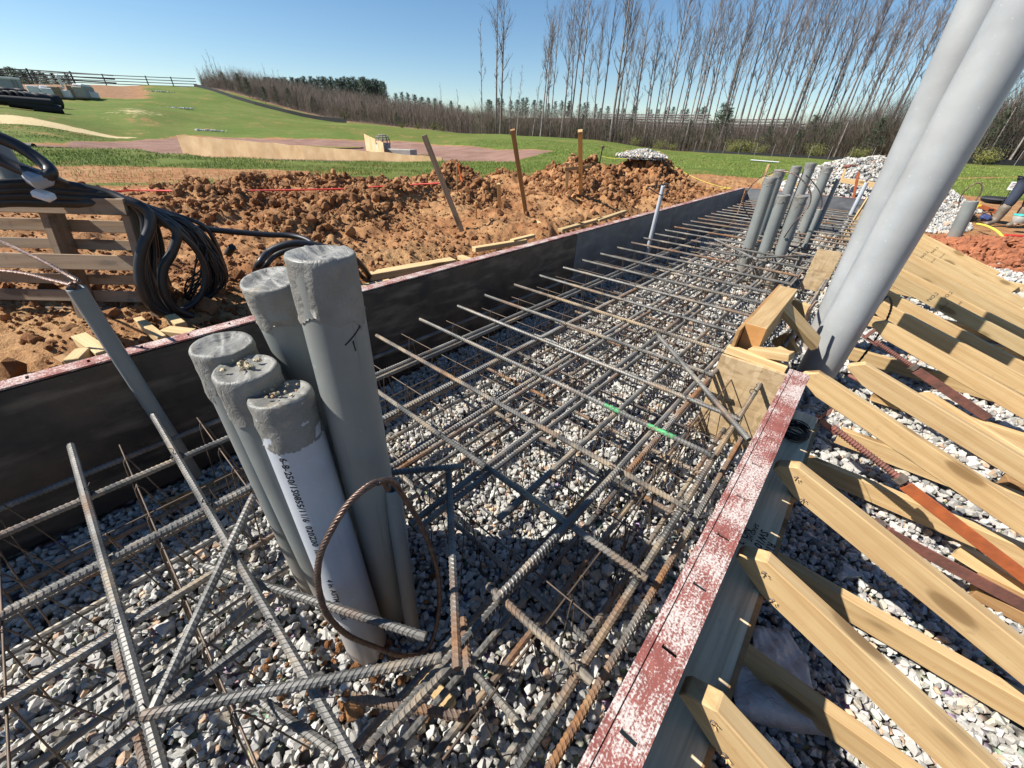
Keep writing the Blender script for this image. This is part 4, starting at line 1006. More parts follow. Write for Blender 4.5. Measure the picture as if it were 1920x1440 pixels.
# loose bits on the stone near the left form
st_ = empty('slotted_strut', W(390, 925, .05)); a_ = W(305, 950, .05); b_ = W(462, 882, .05); st_.matrix_world = frame(a_, b_); tag(st_, 'tan slotted steel strut lying by the foot of the left thin conduit', 'strut')
m = MB(); Ls = (b_ - a_).length
for k in range(5):
    x0 = Ls * k / 5; m.box((x0 + Ls * .02, 0, 0), (Ls * .07, .004, .045), None, .001)
m.box((Ls / 2, 0, .017), (Ls, .004, .014)); m.box((Ls / 2, 0, -.017), (Ls, .004, .014)); m.box((Ls / 2, .02, -.022), (Ls, .04, .004))
m.build('web', M['steel_tan'], st_)
m = MB(); m.box((0, 0, 0), (.13, .035, .03), None, .003); o = m.build('wood_block', M['pine_pale']); a_ = W(785, 1262, .03); b_ = W(850, 1328, .03); o.matrix_world = frame(a_, b_); o.location = (a_ + b_) / 2; tag(o, 'small pale wood block on the stone under the thick trim bar', 'wood block')

# ------------------------------------------------------------------ conduits with taped ends
def cap_mesh(r, seed, skirt=.095, flaps=()):
    """duct tape pulled over the open end: sagging top, folded rim, creased skirt with a ragged hem"""
    rr = random.Random(seed); n = 72; ph = [rr.uniform(0, 6.28) for _ in range(8)]
    def fold(a): return sum(math.sin(k * a + ph[k % 8]) / k for k in (3, 5, 8, 13, 21)) * .5
    prof = [(.02, -.004), (.25, -.005), (.5, -.005), (.72, -.003), (.88, .0), (.97, .001), (1.02, -.004), (1.035, -.012), (1.03, -.03), (1.025, -.05), (1.02, -.07), (1.022, -.088), (1.03, -1)]
    vs = []; fs = []
    for i, (q, z) in enumerate(prof):
        for k in range(n):
            a = 2 * math.pi * k / n; fo = fold(a)
            hem = -skirt * (1 + .22 * fo + .05 * math.sin(5 * a + ph[1]) + .02 * math.sin(37 * a + ph[4]))
            for (fa, fw, fl) in flaps:
                dd = (a - fa + math.pi) % (2 * math.pi) - math.pi
                if abs(dd) < fw: hem -= fl * (1 - abs(dd) / fw)
            zz = z if z > -.5 else hem
            if -.09 < z < -.02: zz = z * skirt / .095
            out = r * q + (.0028 * fo * min(1, i / 6)) + (.0016 * math.sin(43 * zz / .02 + 7 * fo + 3 * a) if z < -.01 else 0) + (.004 * max(0, fo) if z < -.5 else 0)
            if q < .9: zz += .003 * math.sin(6 * q * math.cos(a - ph[2]) + ph[3]) + .0016 * math.sin(19 * q * math.cos(a - ph[5]) + ph[6]) + .002 * fo * q
            vs.append((out * math.cos(a), out * math.sin(a), zz))
    for i in range(len(prof) - 1):
        for k in range(n):
            k2 = (k + 1) % n; fs.append((i * n + k, i * n + k2, (i + 1) * n + k2, (i + 1) * n + k))
    vs.append((0, 0, -.004)); c = len(vs) - 1
    for k in range(n): fs.append((k, (k + 1) % n, c)[::-1])
    fs = [f[::-1] for f in fs]
    m = MB(); m.add(vs, fs, True); return m.mesh('tape_cap')
def conduit(base, top, r, mat, label, group, seed=1, cap=True, skirt=.095, flaps=(), collar=False):
    base = Vector(base); top = Vector(top); ax = top - base; L = ax.length
    root = empty('conduit', base); root.rotation_mode = 'QUATERNION'; root.rotation_quaternion = ax.to_track_quat('Z', 'Y'); tag(root, label, 'conduit', group)
    m = MB(); m.lathe([(r * .93, .02), (r * .93, L - .002), (r, L - .002), (r, L - .01), (r, L * .5), (r, 0)], 40); m.build('pipe', M[mat], root)
    if collar:
        m = MB(); m.lathe([(r * 1.0, .0), (r * 1.075, .002), (r * 1.075, .05), (r * 1.01, .058)], 40); m.build('coupling', M[mat], root)
    if cap: link('tape_cap', cap_mesh(r, seed, skirt, flaps), M['tape'], root, (0, 0, L))
    return root, L
r4 = .0572
G1 = 'taped grey conduits standing in the near stone'
def axis(bu, bv, tu, tv, z): return W(bu, bv, 0.0), W(tu, tv, z)
A = conduit(*axis(690, 1212, 525, 737, .90), r4, 'pvc_light', 'white lettered conduit with a taped cap in front of the near cluster', G1, 3, True, .105, [(4.6, .35, .035), (5.4, .25, .03)])
B = conduit(*axis(642, 1140, 459, 690, .935), r4, 'pvc', 'grey taped conduit with crumbs of stone on its cap, just left of the white one', G1, 4, True, .10)
Cc = conduit(*axis(597, 1092, 416, 644, .955), r4, 'pvc', 'leftmost grey taped conduit of the near cluster', G1, 5, True, .09, [(3.2, .4, .03)])
D_ = conduit(*axis(712, 1010, 508, 522, 1.085), r4, 'pvc', 'grey taped conduit at the back left of the near cluster, above the form top', G1, 6, True, .085)
E_ = conduit(*axis(712, 1060, 557, 550, 1.03), r4, 'pvc', 'grey taped conduit with a loose flap, half behind the tallest one', G1, 7, True, .12, [(4.0, .3, .05)])
F_ = conduit(*axis(742, 1142, 601, 474, 1.165), r4, 'pvc', 'tallest grey taped conduit of the near cluster', G1, 8, True, .11, [(3.6, .3, .03)])
g0, g1 = W(776, 1192, 0), W(735, 912, .60)
G_, gl = conduit(g0, g1, .0215, 'pvc', 'thin grey conduit in front of the tallest one with a cable loop leaving its top', None, 9, False)
# crumbs on the caps
for (cr, n, lb) in [(B, 26, 'pale stone crumbs lying on the cap left of the white conduit'), (A, 16, 'tan crumbs lying on the white conduit\'s cap')]:
    bpy.context.view_layer.update(); P0 = cr[0].matrix_world @ Vector((0, 0, cr[1]))
    q = rng.normal(0, .016, (n, 3)); q[:, 2] = .004; q[:, 0] += -.008; o = scatter('stone_crumbs', q + np.array(P0[:])[None], rng.uniform(.003, .008, n), stone_tint(n) * np.array([1.05, .9, .65]), M['stone']); tag(o, lb, 'crumbs', kind='stuff')
# printed line on the white conduit
def text_mesh(s, size, mat, bold=False):
    cu = bpy.data.curves.new('print', 'FONT'); cu.body = s; cu.size = size; cu.resolution_u = 2
    if bold: cu.offset = size * .02
    o = bpy.data.objects.new('print', cu); COL.objects.link(o); bpy.context.view_layer.update()
    me = bpy.data.meshes.new_from_object(o.evaluated_get(bpy.context.evaluated_depsgraph_get())); bpy.data.objects.remove(o)
    me.materials.clear(); me.materials.append(M[mat]); me.name = 'print'; return me
def print_on_pipe(root, r, s, size, ang, ztop):
    me = text_mesh(s, size, 'ink', True)
    for v in me.vertices:
        a = ang + (v.co.y - size * .35) / r; z = ztop - v.co.x
        v.co = Vector((math.cos(a) * (r + .0006), math.sin(a) * (r + .0006), z))
    link('print', me, None, root)
# orientation of the printed line: towards the camera, a little left
bpy.context.view_layer.update()
inv = A[0].matrix_world.inverted(); cl = inv @ Vector(CAMLOC); ang0 = math.atan2(cl.y, cl.x)
print_on_pipe(A[0], r4, '6-8-250/1S0855/11/6  020Z00  IIIII', .0215, ang0 - .62, A[1] - .118)
print_on_pipe(A[0], r4, '4 in. ASTM  ISI IPEX', .0205, ang0 - .60, A[1] - .50)
# felt pen marks on the tallest conduit
cl = F_[0].matrix_world.inverted() @ Vector(CAMLOC); a0 = math.atan2(cl.y, cl.x)
m = MB()
for (da, z0, da2, z1) in [(.15, -.155, .85, -.125), (.42, -.150, .45, -.172)]:
    pts = [Vector(((r4 + .0008) * math.cos(a0 + da + (da2 - da) * t), (r4 + .0008) * math.sin(a0 + da + (da2 - da) * t), F_[1] + z0 + (z1 - z0) * t)) for t in np.linspace(0, 1, 8)]
    m.tube(pts, .0013, 4)
m.build('pen_mark', M['ink'], F_[0])

# stranded cable: twisted wires round a path
def strand(name, path, r, mat, label=None, cat='cable', group=None, parent=None, closed=False, pitch=.055, k=6):
    P = [Vector(p) for p in path]; s = [0]
    for a, b in zip(P[:-1], P[1:]): s.append(s[-1] + (b - a).length)
    m = MB(); m.tube(P, r * .62, 6, closed=closed); nor = None; fr = []
    for i in range(len(P)):
        t = (P[min(i + 1, len(P) - 1)] - P[max(i - 1, 0)]).normalized()
        if nor is None: nor = t.orthogonal().normalized()
        nor = (nor - t * nor.dot(t)).normalized(); fr.append((nor.copy(), t.cross(nor)))
    for q in range(k):
        m.tube([P[i] + (fr[i][0] * math.cos(6.283 * (s[i] / pitch + q / k)) + fr[i][1] * math.sin(6.283 * (s[i] / pitch + q / k))) * r * .62 for i in range(len(P))], r * .40, 5)
    o = m.build(name, M[mat], parent)
    return tag(o, label, cat, group) if label else o
nrm = Vector((.98, -.2, 0)); q0 = Vector((-.592, .118, 0))
def onplane(u, v, off=0.0):
    r = Vector(ray(u, v)); t = (q0 + nrm * off - Vector(CAMLOC)).dot(nrm) / r.dot(nrm); return Vector(CAMLOC) + r * t
loop = [onplane(*p, o) for p, o in [((727, 918), -.03), ((716, 903), .0), ((690, 912), .01), ((652, 946), .015), ((618, 1000), .02), ((598, 1050), .02), ((597, 1100), .02), ((612, 1150), .025), ((650, 1190), .03), ((700, 1212), .03), ((750, 1229), .035), ((785, 1226), .035), ((808, 1205), .03),
                                   ((822, 1150), .02), ((822, 1085), .01), ((808, 1030), .0), ((785, 978), -.01), ((762, 940), -.01), ((740, 908), 0), ((724, 900), .002), ((708, 905), .008)]]
strand('ground_cable', spline(loop, 10), .0072, 'copper', 'dark stranded ground cable looped round the front of the near conduits', 'cable', None)

# the leaning thin conduit at the far left with two stranded cables leaving it
Lr, Ll = conduit(W(368, 893, 0), W(141, 538, .90), .0245, 'pvc', 'thin grey conduit by the left form with two stranded cables out of its top', None, 11, False)
tpt = W(141, 538, .90)
strand('ground_cable', spline([tpt + Vector((0, 0, -.10)), tpt + Vector((0, 0, .0)), W(146, 527, .925), W(120, 512, .93), W(60, 480, .93), W(-30, 440, .94), W(-120, 410, .94)], 10), .0075, 'copper', 'upper stranded cable running left out of the thin conduit', 'cable', 'cables out of the thin conduit')
strand('ground_cable', spline([tpt + Vector((.004, 0, -.10)), tpt + Vector((.003, 0, .005)), W(132, 534, .915), W(95, 525, .91), W(45, 513, .905), W(-30, 505, .90), W(-120, 498, .90)], 10), .0075, 'copper', 'lower stranded cable running left out of the thin conduit', 'cable', 'cables out of the thin conduit')
# middle thin conduit with a hoop of cable
Sx = Vector((-1.80, 4.45, 0)); St = Vector((-1.765, 4.43, .95))
conduit(Sx, St, .021, 'pvc_light', 'thin pale conduit by the left form with a small cable hoop on top', None, 12, False)
strand('ground_cable', spline([St + Vector((0, 0, -.08)), St + Vector((0, 0, .01)), W(1250, 345, .97), W(1232, 348, .98), W(1215, 350, .97), W(1222, 356, .95), W(1240, 366, .89), W(1250, 362, .9), W(1256, 350, .95), W(1252, 344, .975)], 8), .006, 'black', 'black cable hoop at the top of the thin pale conduit', 'cable', None, k=4)
# far cluster
G2 = 'grey conduits of the far cluster'
for (bx, by, tx, ty, z, lb, cp, sd) in [(-.885, 5.02, -.915, 5.0, 1.07, 'far conduit with silver taped top, nearest the left form', 1, 21), (-.725, 5.02, -.745, 4.98, .93, 'shorter far conduit in the middle of the front row', 1, 22), (-.575, 5.05, -.60, 5.0, .935, 'far conduit with yellowish side and torn silver tape, right of the front row', 1, 23),
                               (-1.0, 6.0, -1.03, 6.0, 1.10, 'far conduit with a dark bite near its top, back row left', 1, 24), (-.93, 6.5, -.95, 6.5, 1.13, 'tall far conduit, second of the back row', 1, 25), (-.80, 6.55, -.82, 6.55, 1.17, 'tallest far conduit, third of the back row', 1, 26), (-.62, 6.6, -.64, 6.6, 1.14, 'far conduit at the right end of the back row', 1, 27)]:
    conduit((bx, by, 0), (tx, ty, z), r4, 'pvc', lb, G2, sd, True, .07, [(sd % 6, .5, .05)], True)
conduit((-.43, 5.4, 0), (-.44, 5.38, .80), .024, 'pvc', 'thin dark conduit at the right of the far front row', G2, 28, False)
conduit((-.50, 6.75, 0), (-.50, 6.75, 1.02), .024, 'pvc', 'thin dark conduit right of the far back row', G2, 29, False)
strand('ground_cable', spline([Vector((-.95, 5.15, .62)), Vector((-1.10, 5.05, .80)), Vector((-1.06, 5.02, 1.0)), Vector((-.90, 5.0, 1.12)), Vector((-.72, 4.95, 1.11)), Vector((-.55, 4.93, 1.0)), Vector((-.50, 4.93, .86)), Vector((-.56, 4.9, .70)), Vector((-.60, 4.95, .55))], 8), .007, 'copper', 'brown cable hoop bending over the far conduits', 'cable', None, k=4)
strand('ground_cable', spline([Vector((-.44, 5.38, .72)), Vector((-.44, 5.38, .84)), Vector((-.50, 5.36, .95)), Vector((-.60, 5.3, 1.05)), Vector((-.66, 5.2, 1.10))], 8), .006, 'copper', 'short cable rising out of the thin dark far conduit', 'cable', None, k=4)
# conduit pair at the far right end of the trench
conduit((-.30, 9.0, 0), (-.28, 9.0, .88), .03, 'pvc_light', 'thin blue grey conduit beyond the far cluster with a bent cable', None, 31, False)
conduit((.13, 9.75, .1), (.14, 9.75, .80), .075, 'pvc', 'thick grey stub conduit behind the end form, beside the big pipes', None, 32, True, .06)
strand('ground_cable', spline([Vector((-.28, 9.0, .80)), Vector((-.28, 9.0, .93)), Vector((-.18, 9.0, .95)), Vector((-.05, 9.0, .83)), Vector((.0, 9.0, .75)), Vector((-.1, 9.0, .62)), Vector((-.30, 8.98, .52))], 8), .008, 'black', 'bent black cable on the thin blue grey conduit', 'cable', None, k=4)

# ------------------------------------------------------------------ the two big pipes in the right foreground
def big_pipe(b, t, r, label):
    b = Vector(b); t = Vector(t); L = (t - b).length
    root = empty('big_pipe', b); root.rotation_mode = 'QUATERNION'; root.rotation_quaternion = (t - b).to_track_quat('Z', 'Y'); tag(root, label, 'pipe', 'big grey pipes in the right foreground')
    m = MB(); m.lathe([(r * .93, .0), (r * .985, -.0), (r, .012), (r * .997, .10)] + [(r * (1 + .003 * math.sin(9 * q)), .1 + (L - .1) * q) for q in np.linspace(.05, 1, 10)] + [(r * .93, L)], 64); m.build('pipe', M['pvc_pole'], root)
    return root
bp1 = big_pipe((.110, 3.02, -.02), (.165, 3.05, 2.9), .1065, 'big grey pipe standing in front, its foot by the red rail\'s end')
bp2 = big_pipe((.075, 3.62, -.02), (-.02, 3.62, 2.9), .1065, 'big grey pipe half hidden behind the front one')
m = MB(); m.tube([W(1540, 712, .1) + Vector((0, -.0, 0)), W(1552, 706, .1)], .001, 3)
big_rng = random.Random(4)
strand('ground_cable', spline([Vector((.30, 3.35, .02)), Vector((.32, 3.3, .30)), Vector((.30, 3.2, .52)), Vector((.25, 3.1, .62)), Vector((.22, 3.0, .60))], 8), .008, 'black', 'black cable curving against the right side of the big front pipe', 'cable', None, k=4)
m = MB(); m.tube(spline([Vector((-.07, 2.72, .25)), Vector((-.06, 2.74, .48)), Vector((-.07, 2.74, .54)), Vector((-.06, 2.76, .60))], 8), .009, 6); tag(m.build('cable', M['copper']), 'short brown cable rising between the beam and the big pipe', 'cable')

# ------------------------------------------------------------------ timber
def lumber(name, p0, p1, wd, th, mat, label, cat, group=None, up=(0, 0, 1), bev=.0025, cut=None, nails=0):
    """local x along the piece, wd in the z direction, th across; cut = pointed first end"""
    p0 = Vector(p0); p1 = Vector(p1); L = (p1 - p0).length; m = MB(); h = wd / 2
    if cut: poly = [(0, h * cut[0]), (cut[1], h), (L, h), (L, -h), (cut[2], -h), (0, h * cut[0] - .02)]
    else: poly = [(0, h), (L, h), (L, -h), (0, -h)]
    m.prism(poly, -th / 2, th / 2, bev); o = m.build(name, M[mat]); o.matrix_world = frame(p0, p1, up)
    tag(o, label, cat, group)
    for k in range(nails):
        q = MB(); q.lathe([(.0, .0022), (.006, .0018), (.0062, .0), (.004, -.004)], 10, M=Matrix.Rotation(math.pi / 2, 3, 'X')); c = q.build('nail_head', M['steel_dull'], o); c.location = (.055 + .062 * k, -th / 2 - .001, h * .35 - .045 * k)
        q = MB()
        for j in range(5):
            a = rnd.uniform(0, 6.28); q.tube([(0, 0, 0), (.009 * math.cos(a), -.006, .009 * math.sin(a))], [.002, .0008], 4)
        c = q.build('splinter', M['pine_pale'], o); c.location = (.058 + .062 * k, -th / 2, h * .35 - .045 * k)
    return o
def stamp(o, s, size, x, y, z, flip=False):
    me = text_mesh(s, size, 'ink'); 
    for v in me.vertices:
        a, b = v.co.x, v.co.y
        v.co = Vector((x + (-b if flip else a), y, z + (a if flip else b)))
    return link('stamp', me, None, o)
# waler plank lying along the outside of the right form
pl = MB(); pl.box((0, 0, 0), (2.40, .135, .036), None, .003)
plank = pl.build('plank', M['plank_grey']); plank.location = (.074, .52, .432); plank.rotation_euler = (0, 0, math.pi / 2)
tag(plank, 'shaded grey stamped plank lying along the outside of the red rail', 'plank')
def stamp_top(o, s, size, wx, wy, rot):
    me = text_mesh(s, size, 'ink', True); o_ = link('stamp', me, None, o)
    bpy.context.view_layer.update(); o_.matrix_parent_inverse = o.matrix_world.inverted(); o_.location = (wx, wy, .4509); o_.rotation_euler = (0, 0, rot)
stamp_top(plank, 'NO. 2', .026, .060, .962, -math.pi * .5 - .05); stamp_top(plank, 'S-P-KD HT', .016, .080, .995, -math.pi * .5 - .05); stamp_top(plank, 'SW10', .028, .098, .985, -math.pi * .5 - .05); stamp_top(plank, 'R16', .026, .122, .955, -math.pi * .5 - .05)
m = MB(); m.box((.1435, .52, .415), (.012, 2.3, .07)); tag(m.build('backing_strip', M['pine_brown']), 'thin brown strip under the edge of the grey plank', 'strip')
# kickers: sloping braces against the form and flat runners on the stone
KY = [(.44, 1.18, 'pine'), (.80, 1.22, 'pine'), (1.20, 1.30, 'pine'), (1.90, 1.42, 'pine'), (2.26, 1.48, 'pine'), (3.08, 1.50, 'pine'), (3.46, 1.52, 'pine'), (3.82, 1.5, 'pine'), (4.38, 1.50, 'pine_pale'), (4.76, 1.52, 'pine'), (5.30, 1.5, 'pine_pale'), (5.72, 1.52, 'pine'), (6.35, 1.52, 'pine_pale'), (7.0, 1.54, 'pine_pale'), (7.75, 1.46, 'pine_pale')]
KN = ['lowest in the photo, its end cut showing at the bottom edge', 'second from the photo\'s bottom, splintered nails in its tip', 'third from the bottom, wide and long with a pointed tip', 'fourth from the bottom, starting at the red rail\'s end', 'fifth from the bottom, its upper half in shade', 'sixth from the bottom, shaded by the big pipe', 'seventh from the bottom, second one striped by the pipe\'s shadow', 'eighth from the bottom, just above the shaded stripes']
for i, (y, xe, mt) in enumerate(KY):
    z0 = .527; x0 = [.068, .068, .068, .03, .185, .25][i] if i < 6 else .2
    if i > 3: z0 = .527 - (x0 - .05) * .33
    lab = KN[i] if i < 8 else f'{ordn(i - 8)} of the far close set ones beyond the pipe\'s shadow'
    o = lumber('brace', (x0, y, z0 if i < 8 else z0 + rnd.uniform(-.02, .03)), (xe, y + rnd.uniform(-.04, .04) * (i > 2), .045), .089, .038, mt, f'sloping timber brace, {lab}', 'timber brace', 'sloping timber braces outside the right form', cut=(.15, .035, .10), nails=2 if i < 3 else 0)
    if i in (8, 9, 12, 13): stamp(o, 'NO.2', .034, .42 + .13 * (i % 4), -.0200, -.02, True); stamp(o, 'KD-HT', .02, .52 + .13 * (i % 4), -.0200, -.03, True)
FLAB = ['low in the photo\'s bottom edge, mostly in shade', 'half in shade, second from the bottom', 'brown and shaded, third from the bottom', 'in the shade below the fourth brace', 'shaded, next to the big pipe\'s foot', 'behind the pipe\'s shadow', 'in sun beyond the shaded stripes', 'far, second beyond the stripes', 'far, third beyond the stripes', 'far, fourth beyond the stripes', 'farthest of all']
for i, (y, xs, xe, mt) in enumerate([(.525, .19, 1.3, 'pine'), (.865, .19, 1.32, 'pine'), (1.268, .19, 1.34, 'pine'), (1.955, .19, 1.45, 'pine'), (2.33, .30, 1.5, 'pine'), (2.98, .42, 1.4, 'pine'), (3.55, .26, 1.5, 'pine'), (4.46, .25, 1.5, 'pine'), (4.86, .25, 1.5, 'pine'), (5.82, .25, 1.5, 'pine'), (7.1, .25, 1.6, 'pine_pale')]):
    lumber('runner', (xs, y, .075), (xe, y + rnd.uniform(-.03, .03), .062), .089, .038, mt, f'flat timber runner under the braces, {FLAB[i]}', 'timber runner', 'flat timber runners under the braces')
lumber('stake', W(1722, 738, .17), W(1990, 905, .10), .075, .03, 'pine', 'round ended timber offcut with a pencil cross, lying above the fifth brace', 'timber offcut', cut=(.2, .03, .02))
lumber('offcut', W(1826, 1095, .03), W(1960, 1165, .03), .05, .10, 'pine_brown', 'orange brown timber offcut on the stone at the right edge', 'timber offcut')
lumber('offcut', W(1795, 1030, .06), W(1960, 1130, .05), .06, .038, 'pine_pale', 'pale split timber offcut beside the orange steel bar', 'timber offcut')
lumber('offcut', W(1835, 835, .06), W(1990, 885, .06), .02, .05, 'pine_pale', 'thin pale lath on the stone right of the blue steel bar', 'timber offcut')
# pegs under far stack
for i, (u, v, z) in enumerate([(1905, 700, .05), (1880, 905, .05)]):
    p = W(u, v, z); lumber('wood_block', p, p + Vector((.16, .02, 0)), .06, .07, 'pine_brown', ['brown wood block on the stone under the sixth brace', 'brown wood block on the stone under the fifth brace'][i], 'wood block')

# steel aligners and stakes lying between the braces
def turnbuckle(p0, p1, mat, label):
    p0 = Vector(p0); p1 = Vector(p1); L = (p1 - p0).length; root = empty('steel_aligner', p0); root.matrix_world = frame(p0, p1); tag(root, label, 'steel aligner', 'rusty screw aligners between the braces')
    m = MB(); m.tube([(0, 0, 0), (L * .42, 0, 0)], .0115, 10); 
    for k in range(int(L * .42 / .011)):
        x = .01 + k * .011; m.lathe([(.0115, -.003), (.0150, 0), (.0115, .003)], 10, M=Matrix.Rotation(math.pi / 2, 3, 'Y'), c=(x, 0, 0))
    m.build('screw', M['rust'], root)
    m = MB(); m.box((L * .70, -.018, 0), (L * .62, .004, .045), None, .001); m.box((L * .70, 0, -.022), (L * .62, .04, .004), None, .001); m.build('angle_bar', M[mat], root)
    m = MB(); m.lathe([(.012, -.014), (.024, -.012), (.024, .012), (.012, .014)], 6, False, M=Matrix.Rotation(math.pi / 2, 3, 'Y'), c=(L * .36, 0, 0)); m.build('nut', M['steel_dull'], root)
    m = MB(); m.box((-.02, 0, -.01), (.09, .05, .006), None, .001); m.box((-.05, 0, .02), (.006, .05, .06), None, .001); m.build('hook_plate', M['rust'], root)
turnbuckle(W(1560, 800, .40), W(1960, 1105, .12), 'orange', 'screw aligner with a bright orange angle bar against the fourth brace')
turnbuckle(W(1500, 905, .22), W(1960, 1150, .07), 'rust', 'rusty red screw aligner lying in the stone below the orange one')
turnbuckle(W(1640, 640, .40), W(1850, 780, .14), 'rust', 'dark red screw aligner in the shade under the sixth brace')
m = MB(); m.box((0, 0, 0), (.58, .045, .006), None, .001); o = m.build('steel_bar', M['blue']); a_ = W(1606, 752, .05); b_ = W(1752, 868, .04); o.matrix_world = frame(a_, b_); o.location = (a_ + b_) / 2; o.scale = ((b_ - a_).length / .58, 1, 1); tag(o, 'flat steel bar with flaking light blue paint on the stone', 'steel bar')
m = MB(); m.tube([W(1585, 700, .12), W(1880, 860, .10)], .012, 8); tag(m.build('threaded_rod', M['rust']), 'rusty threaded rod in the gap above the fifth brace', 'threaded rod')
# tie-wire coil on the plank
cw = empty('wire_coil', (.085, 1.52, .452)); tag(cw, 'coil of black tie wire on the grey plank beside the red rail', 'wire coil')
m = MB()
for k in range(26):
    rr_ = .042 + rnd.uniform(-.009, .006); zz = .003 + .036 * k / 26; ox, oy = rnd.uniform(-.004, .004), rnd.uniform(-.004, .004)
    m.tube([(ox + rr_ * math.cos(a), oy + rr_ * math.sin(a) * 1.15, zz + .003 * math.sin(a * 2 + k)) for a in np.linspace(0, 6.28, 24)], .0014, 4)
m.build('windings', M['tie'], cw)
m = MB(); m.tube(spline([(.04, .0, .03), (.055, .06, .06), (.04, .13, .07), (.01, .17, .05), (.045, .21, .03)], 8), .0011, 4); m.build('loose_end', M['tie'], cw)
# crumpled clear sheet on the stone
sh = MB(); n_ = 16; P = []
for i in range(n_ + 1):
    for j in range(n_ + 1):
        s_, t_ = i / n_, j / n_
        a = W(1405, 1180, .05).lerp(W(1480, 1178, .05), s_); b = W(1370, 1330, .05).lerp(W(1588, 1372, .05), s_); p = a.lerp(b, t_)
        p.z = .05 + .009 * math.sin(5 * s_ + 2 * t_) + .007 * math.sin(13 * t_ + 9 * s_) + .006 * abs(math.sin(17 * s_ - 8 * t_)) - (.045 if (j == n_ or i == n_) else 0); p.x += .015 * math.sin(7 * t_); P.append(p)
sh.add(P, [(i * (n_ + 1) + j, (i + 1) * (n_ + 1) + j, (i + 1) * (n_ + 1) + j + 1, i * (n_ + 1) + j + 1) for i in range(n_) for j in range(n_)], True)
o = sh.build('plastic_sheet', M['sheet']); o.modifiers.new('s', 'SOLIDIFY').thickness = .002; tag(o, 'crumpled pinkish clear plastic sheet on the stone between two runners', 'plastic sheet')

# ------------------------------------------------------------------ wooden jog round the big pipes
m = MB(); m.box((0, 0, 0), (.285, .018, .47), None, .001); o = m.build('osb_panel', M['osb']); o.location = (-.160, 1.965, .236); tag(o, 'strand board panel closing the form end beside the red rail', 'board panel')
lumber('plate', (-.296, 1.995, .492), (-.03, 1.995, .482), .038, .04, 'pine_pale', 'short pale plate on top of the strand board panel', 'timber block')
lumber('offcut', (-.20, 2.035, .50), (-.035, 2.0, .545), .036, .06, 'pine', 'small wedge of timber lying on the strand board panel\'s plate', 'timber block')
lumber('offcut', (-.125, 2.13, .50), (-.06, 2.08, .505), .03, .09, 'pine_pale', 'pale square block behind the wedge on the panel', 'timber block')
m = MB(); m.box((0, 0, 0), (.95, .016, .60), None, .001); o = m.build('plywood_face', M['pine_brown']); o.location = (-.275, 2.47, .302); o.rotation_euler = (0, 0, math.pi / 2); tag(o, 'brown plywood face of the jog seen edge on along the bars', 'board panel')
lumber('beam', (-.219, 2.07, .545), (-.219, 2.87, .545), .14, .092, 'pine', 'thick timber beam with an orange end lying on the jog', 'timber beam')
m = MB(); m.box((0, 0, 0), (.088, .003, .136)); o = m.build('end_stain', M['end_orange'], None); o.location = (-.219, 2.0685, .545); bm_ = [q for q in bpy.data.objects if q.name.startswith('beam') and q.get('category') == 'timber beam'][0]; bpy.context.view_layer.update(); o.parent = bm_; o.matrix_parent_inverse = bm_.matrix_world.inverted()
lumber('beam_plate', W(1466, 573, .58), W(1530, 645, .38), .10, .038, 'pine', 'leaning plank wedged between the beam and the big pipe', 'timber plank', up=(-.3, -1, 0))
lumber('cross_block', (-.17, 2.92, .49), (-.07, 2.86, .49), .10, .038, 'pine_pale', 'pale timber block across the far end of the beam', 'timber block')
lumber('cross_block', (-.15, 2.72, .36), (-.05, 2.68, .28), .10, .04, 'pine', 'timber block in the shadow behind the beam', 'timber block')
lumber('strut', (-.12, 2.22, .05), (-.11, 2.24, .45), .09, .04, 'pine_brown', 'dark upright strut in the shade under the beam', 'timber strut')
m = MB(); m.box((0, 0, 0), (.17, .02, .34), None, .001); o = m.build('osb_panel', M['osb']); o.location = (-.16, 4.24, .45); tag(o, 'small strand board panel at the far end of the jog', 'board panel')
m = MB(); m.box((0, 0, 0), (.22, .02, .5), None, .001); o = m.build('osb_panel', M['osb']); o.location = (-.10, 8.4, .30); tag(o, 'far strand board panel at the foot of the thick grey stub', 'board panel')
lumber('batten', (-.24, 8.2, .05), (-.16, 8.35, .72), .04, .02, 'pine', 'thin yellow batten leaning beside the far strand board', 'batten')
# stakes and string boards behind the end form
for (u0, v0, D0, u1, v1, wd, th, mt, lb) in [(1595, 398, 10.2, 1610, 322, .09, .04, 'orange', 'orange painted stake standing in the stone heap behind the end form'), (1578, 338, 11.0, 1648, 348, .09, .03, 'pine_pale', 'pale board nailed across the orange stake'),
                                      (1577, 340, 13.0, 1587, 312, .08, .05, 'pine_pale', 'short pale stake with a red cap behind the end form'), (1427, 345, 10.3, 1442, 308, .06, .04, 'pine', 'thin stake behind the left of the far conduits'),
                                      (1420, 341, 10.2, 1460, 326, .07, .03, 'pine_pale', 'pale board seen left of the far conduits'), (1488, 345, 10.4, 1516, 350, .07, .03, 'pine_pale', 'pale board seen between the far conduits'), (1508, 352, 10.5, 1519, 322, .05, .03, 'pine', 'stake seen between the far conduits')]:
    a = WD(u0, v0, D0); b = WD(u1, v1, D0); lumber('stake', a, b, wd, th, mt, lb, 'stake', up=(0, -1, 0) if abs(b.z - a.z) > .2 else (0, 0, 1))
p = WD(1588, 312, 13.0); m = MB(); m.box(p, (.14, .14, .06), None, .02); m.box(p + Vector((.1, 0, .03)), (.2, .03, .03), None, .01); tag(m.build('clamp', M['rust']), 'rusty red clamp sitting on the short pale stake', 'clamp')

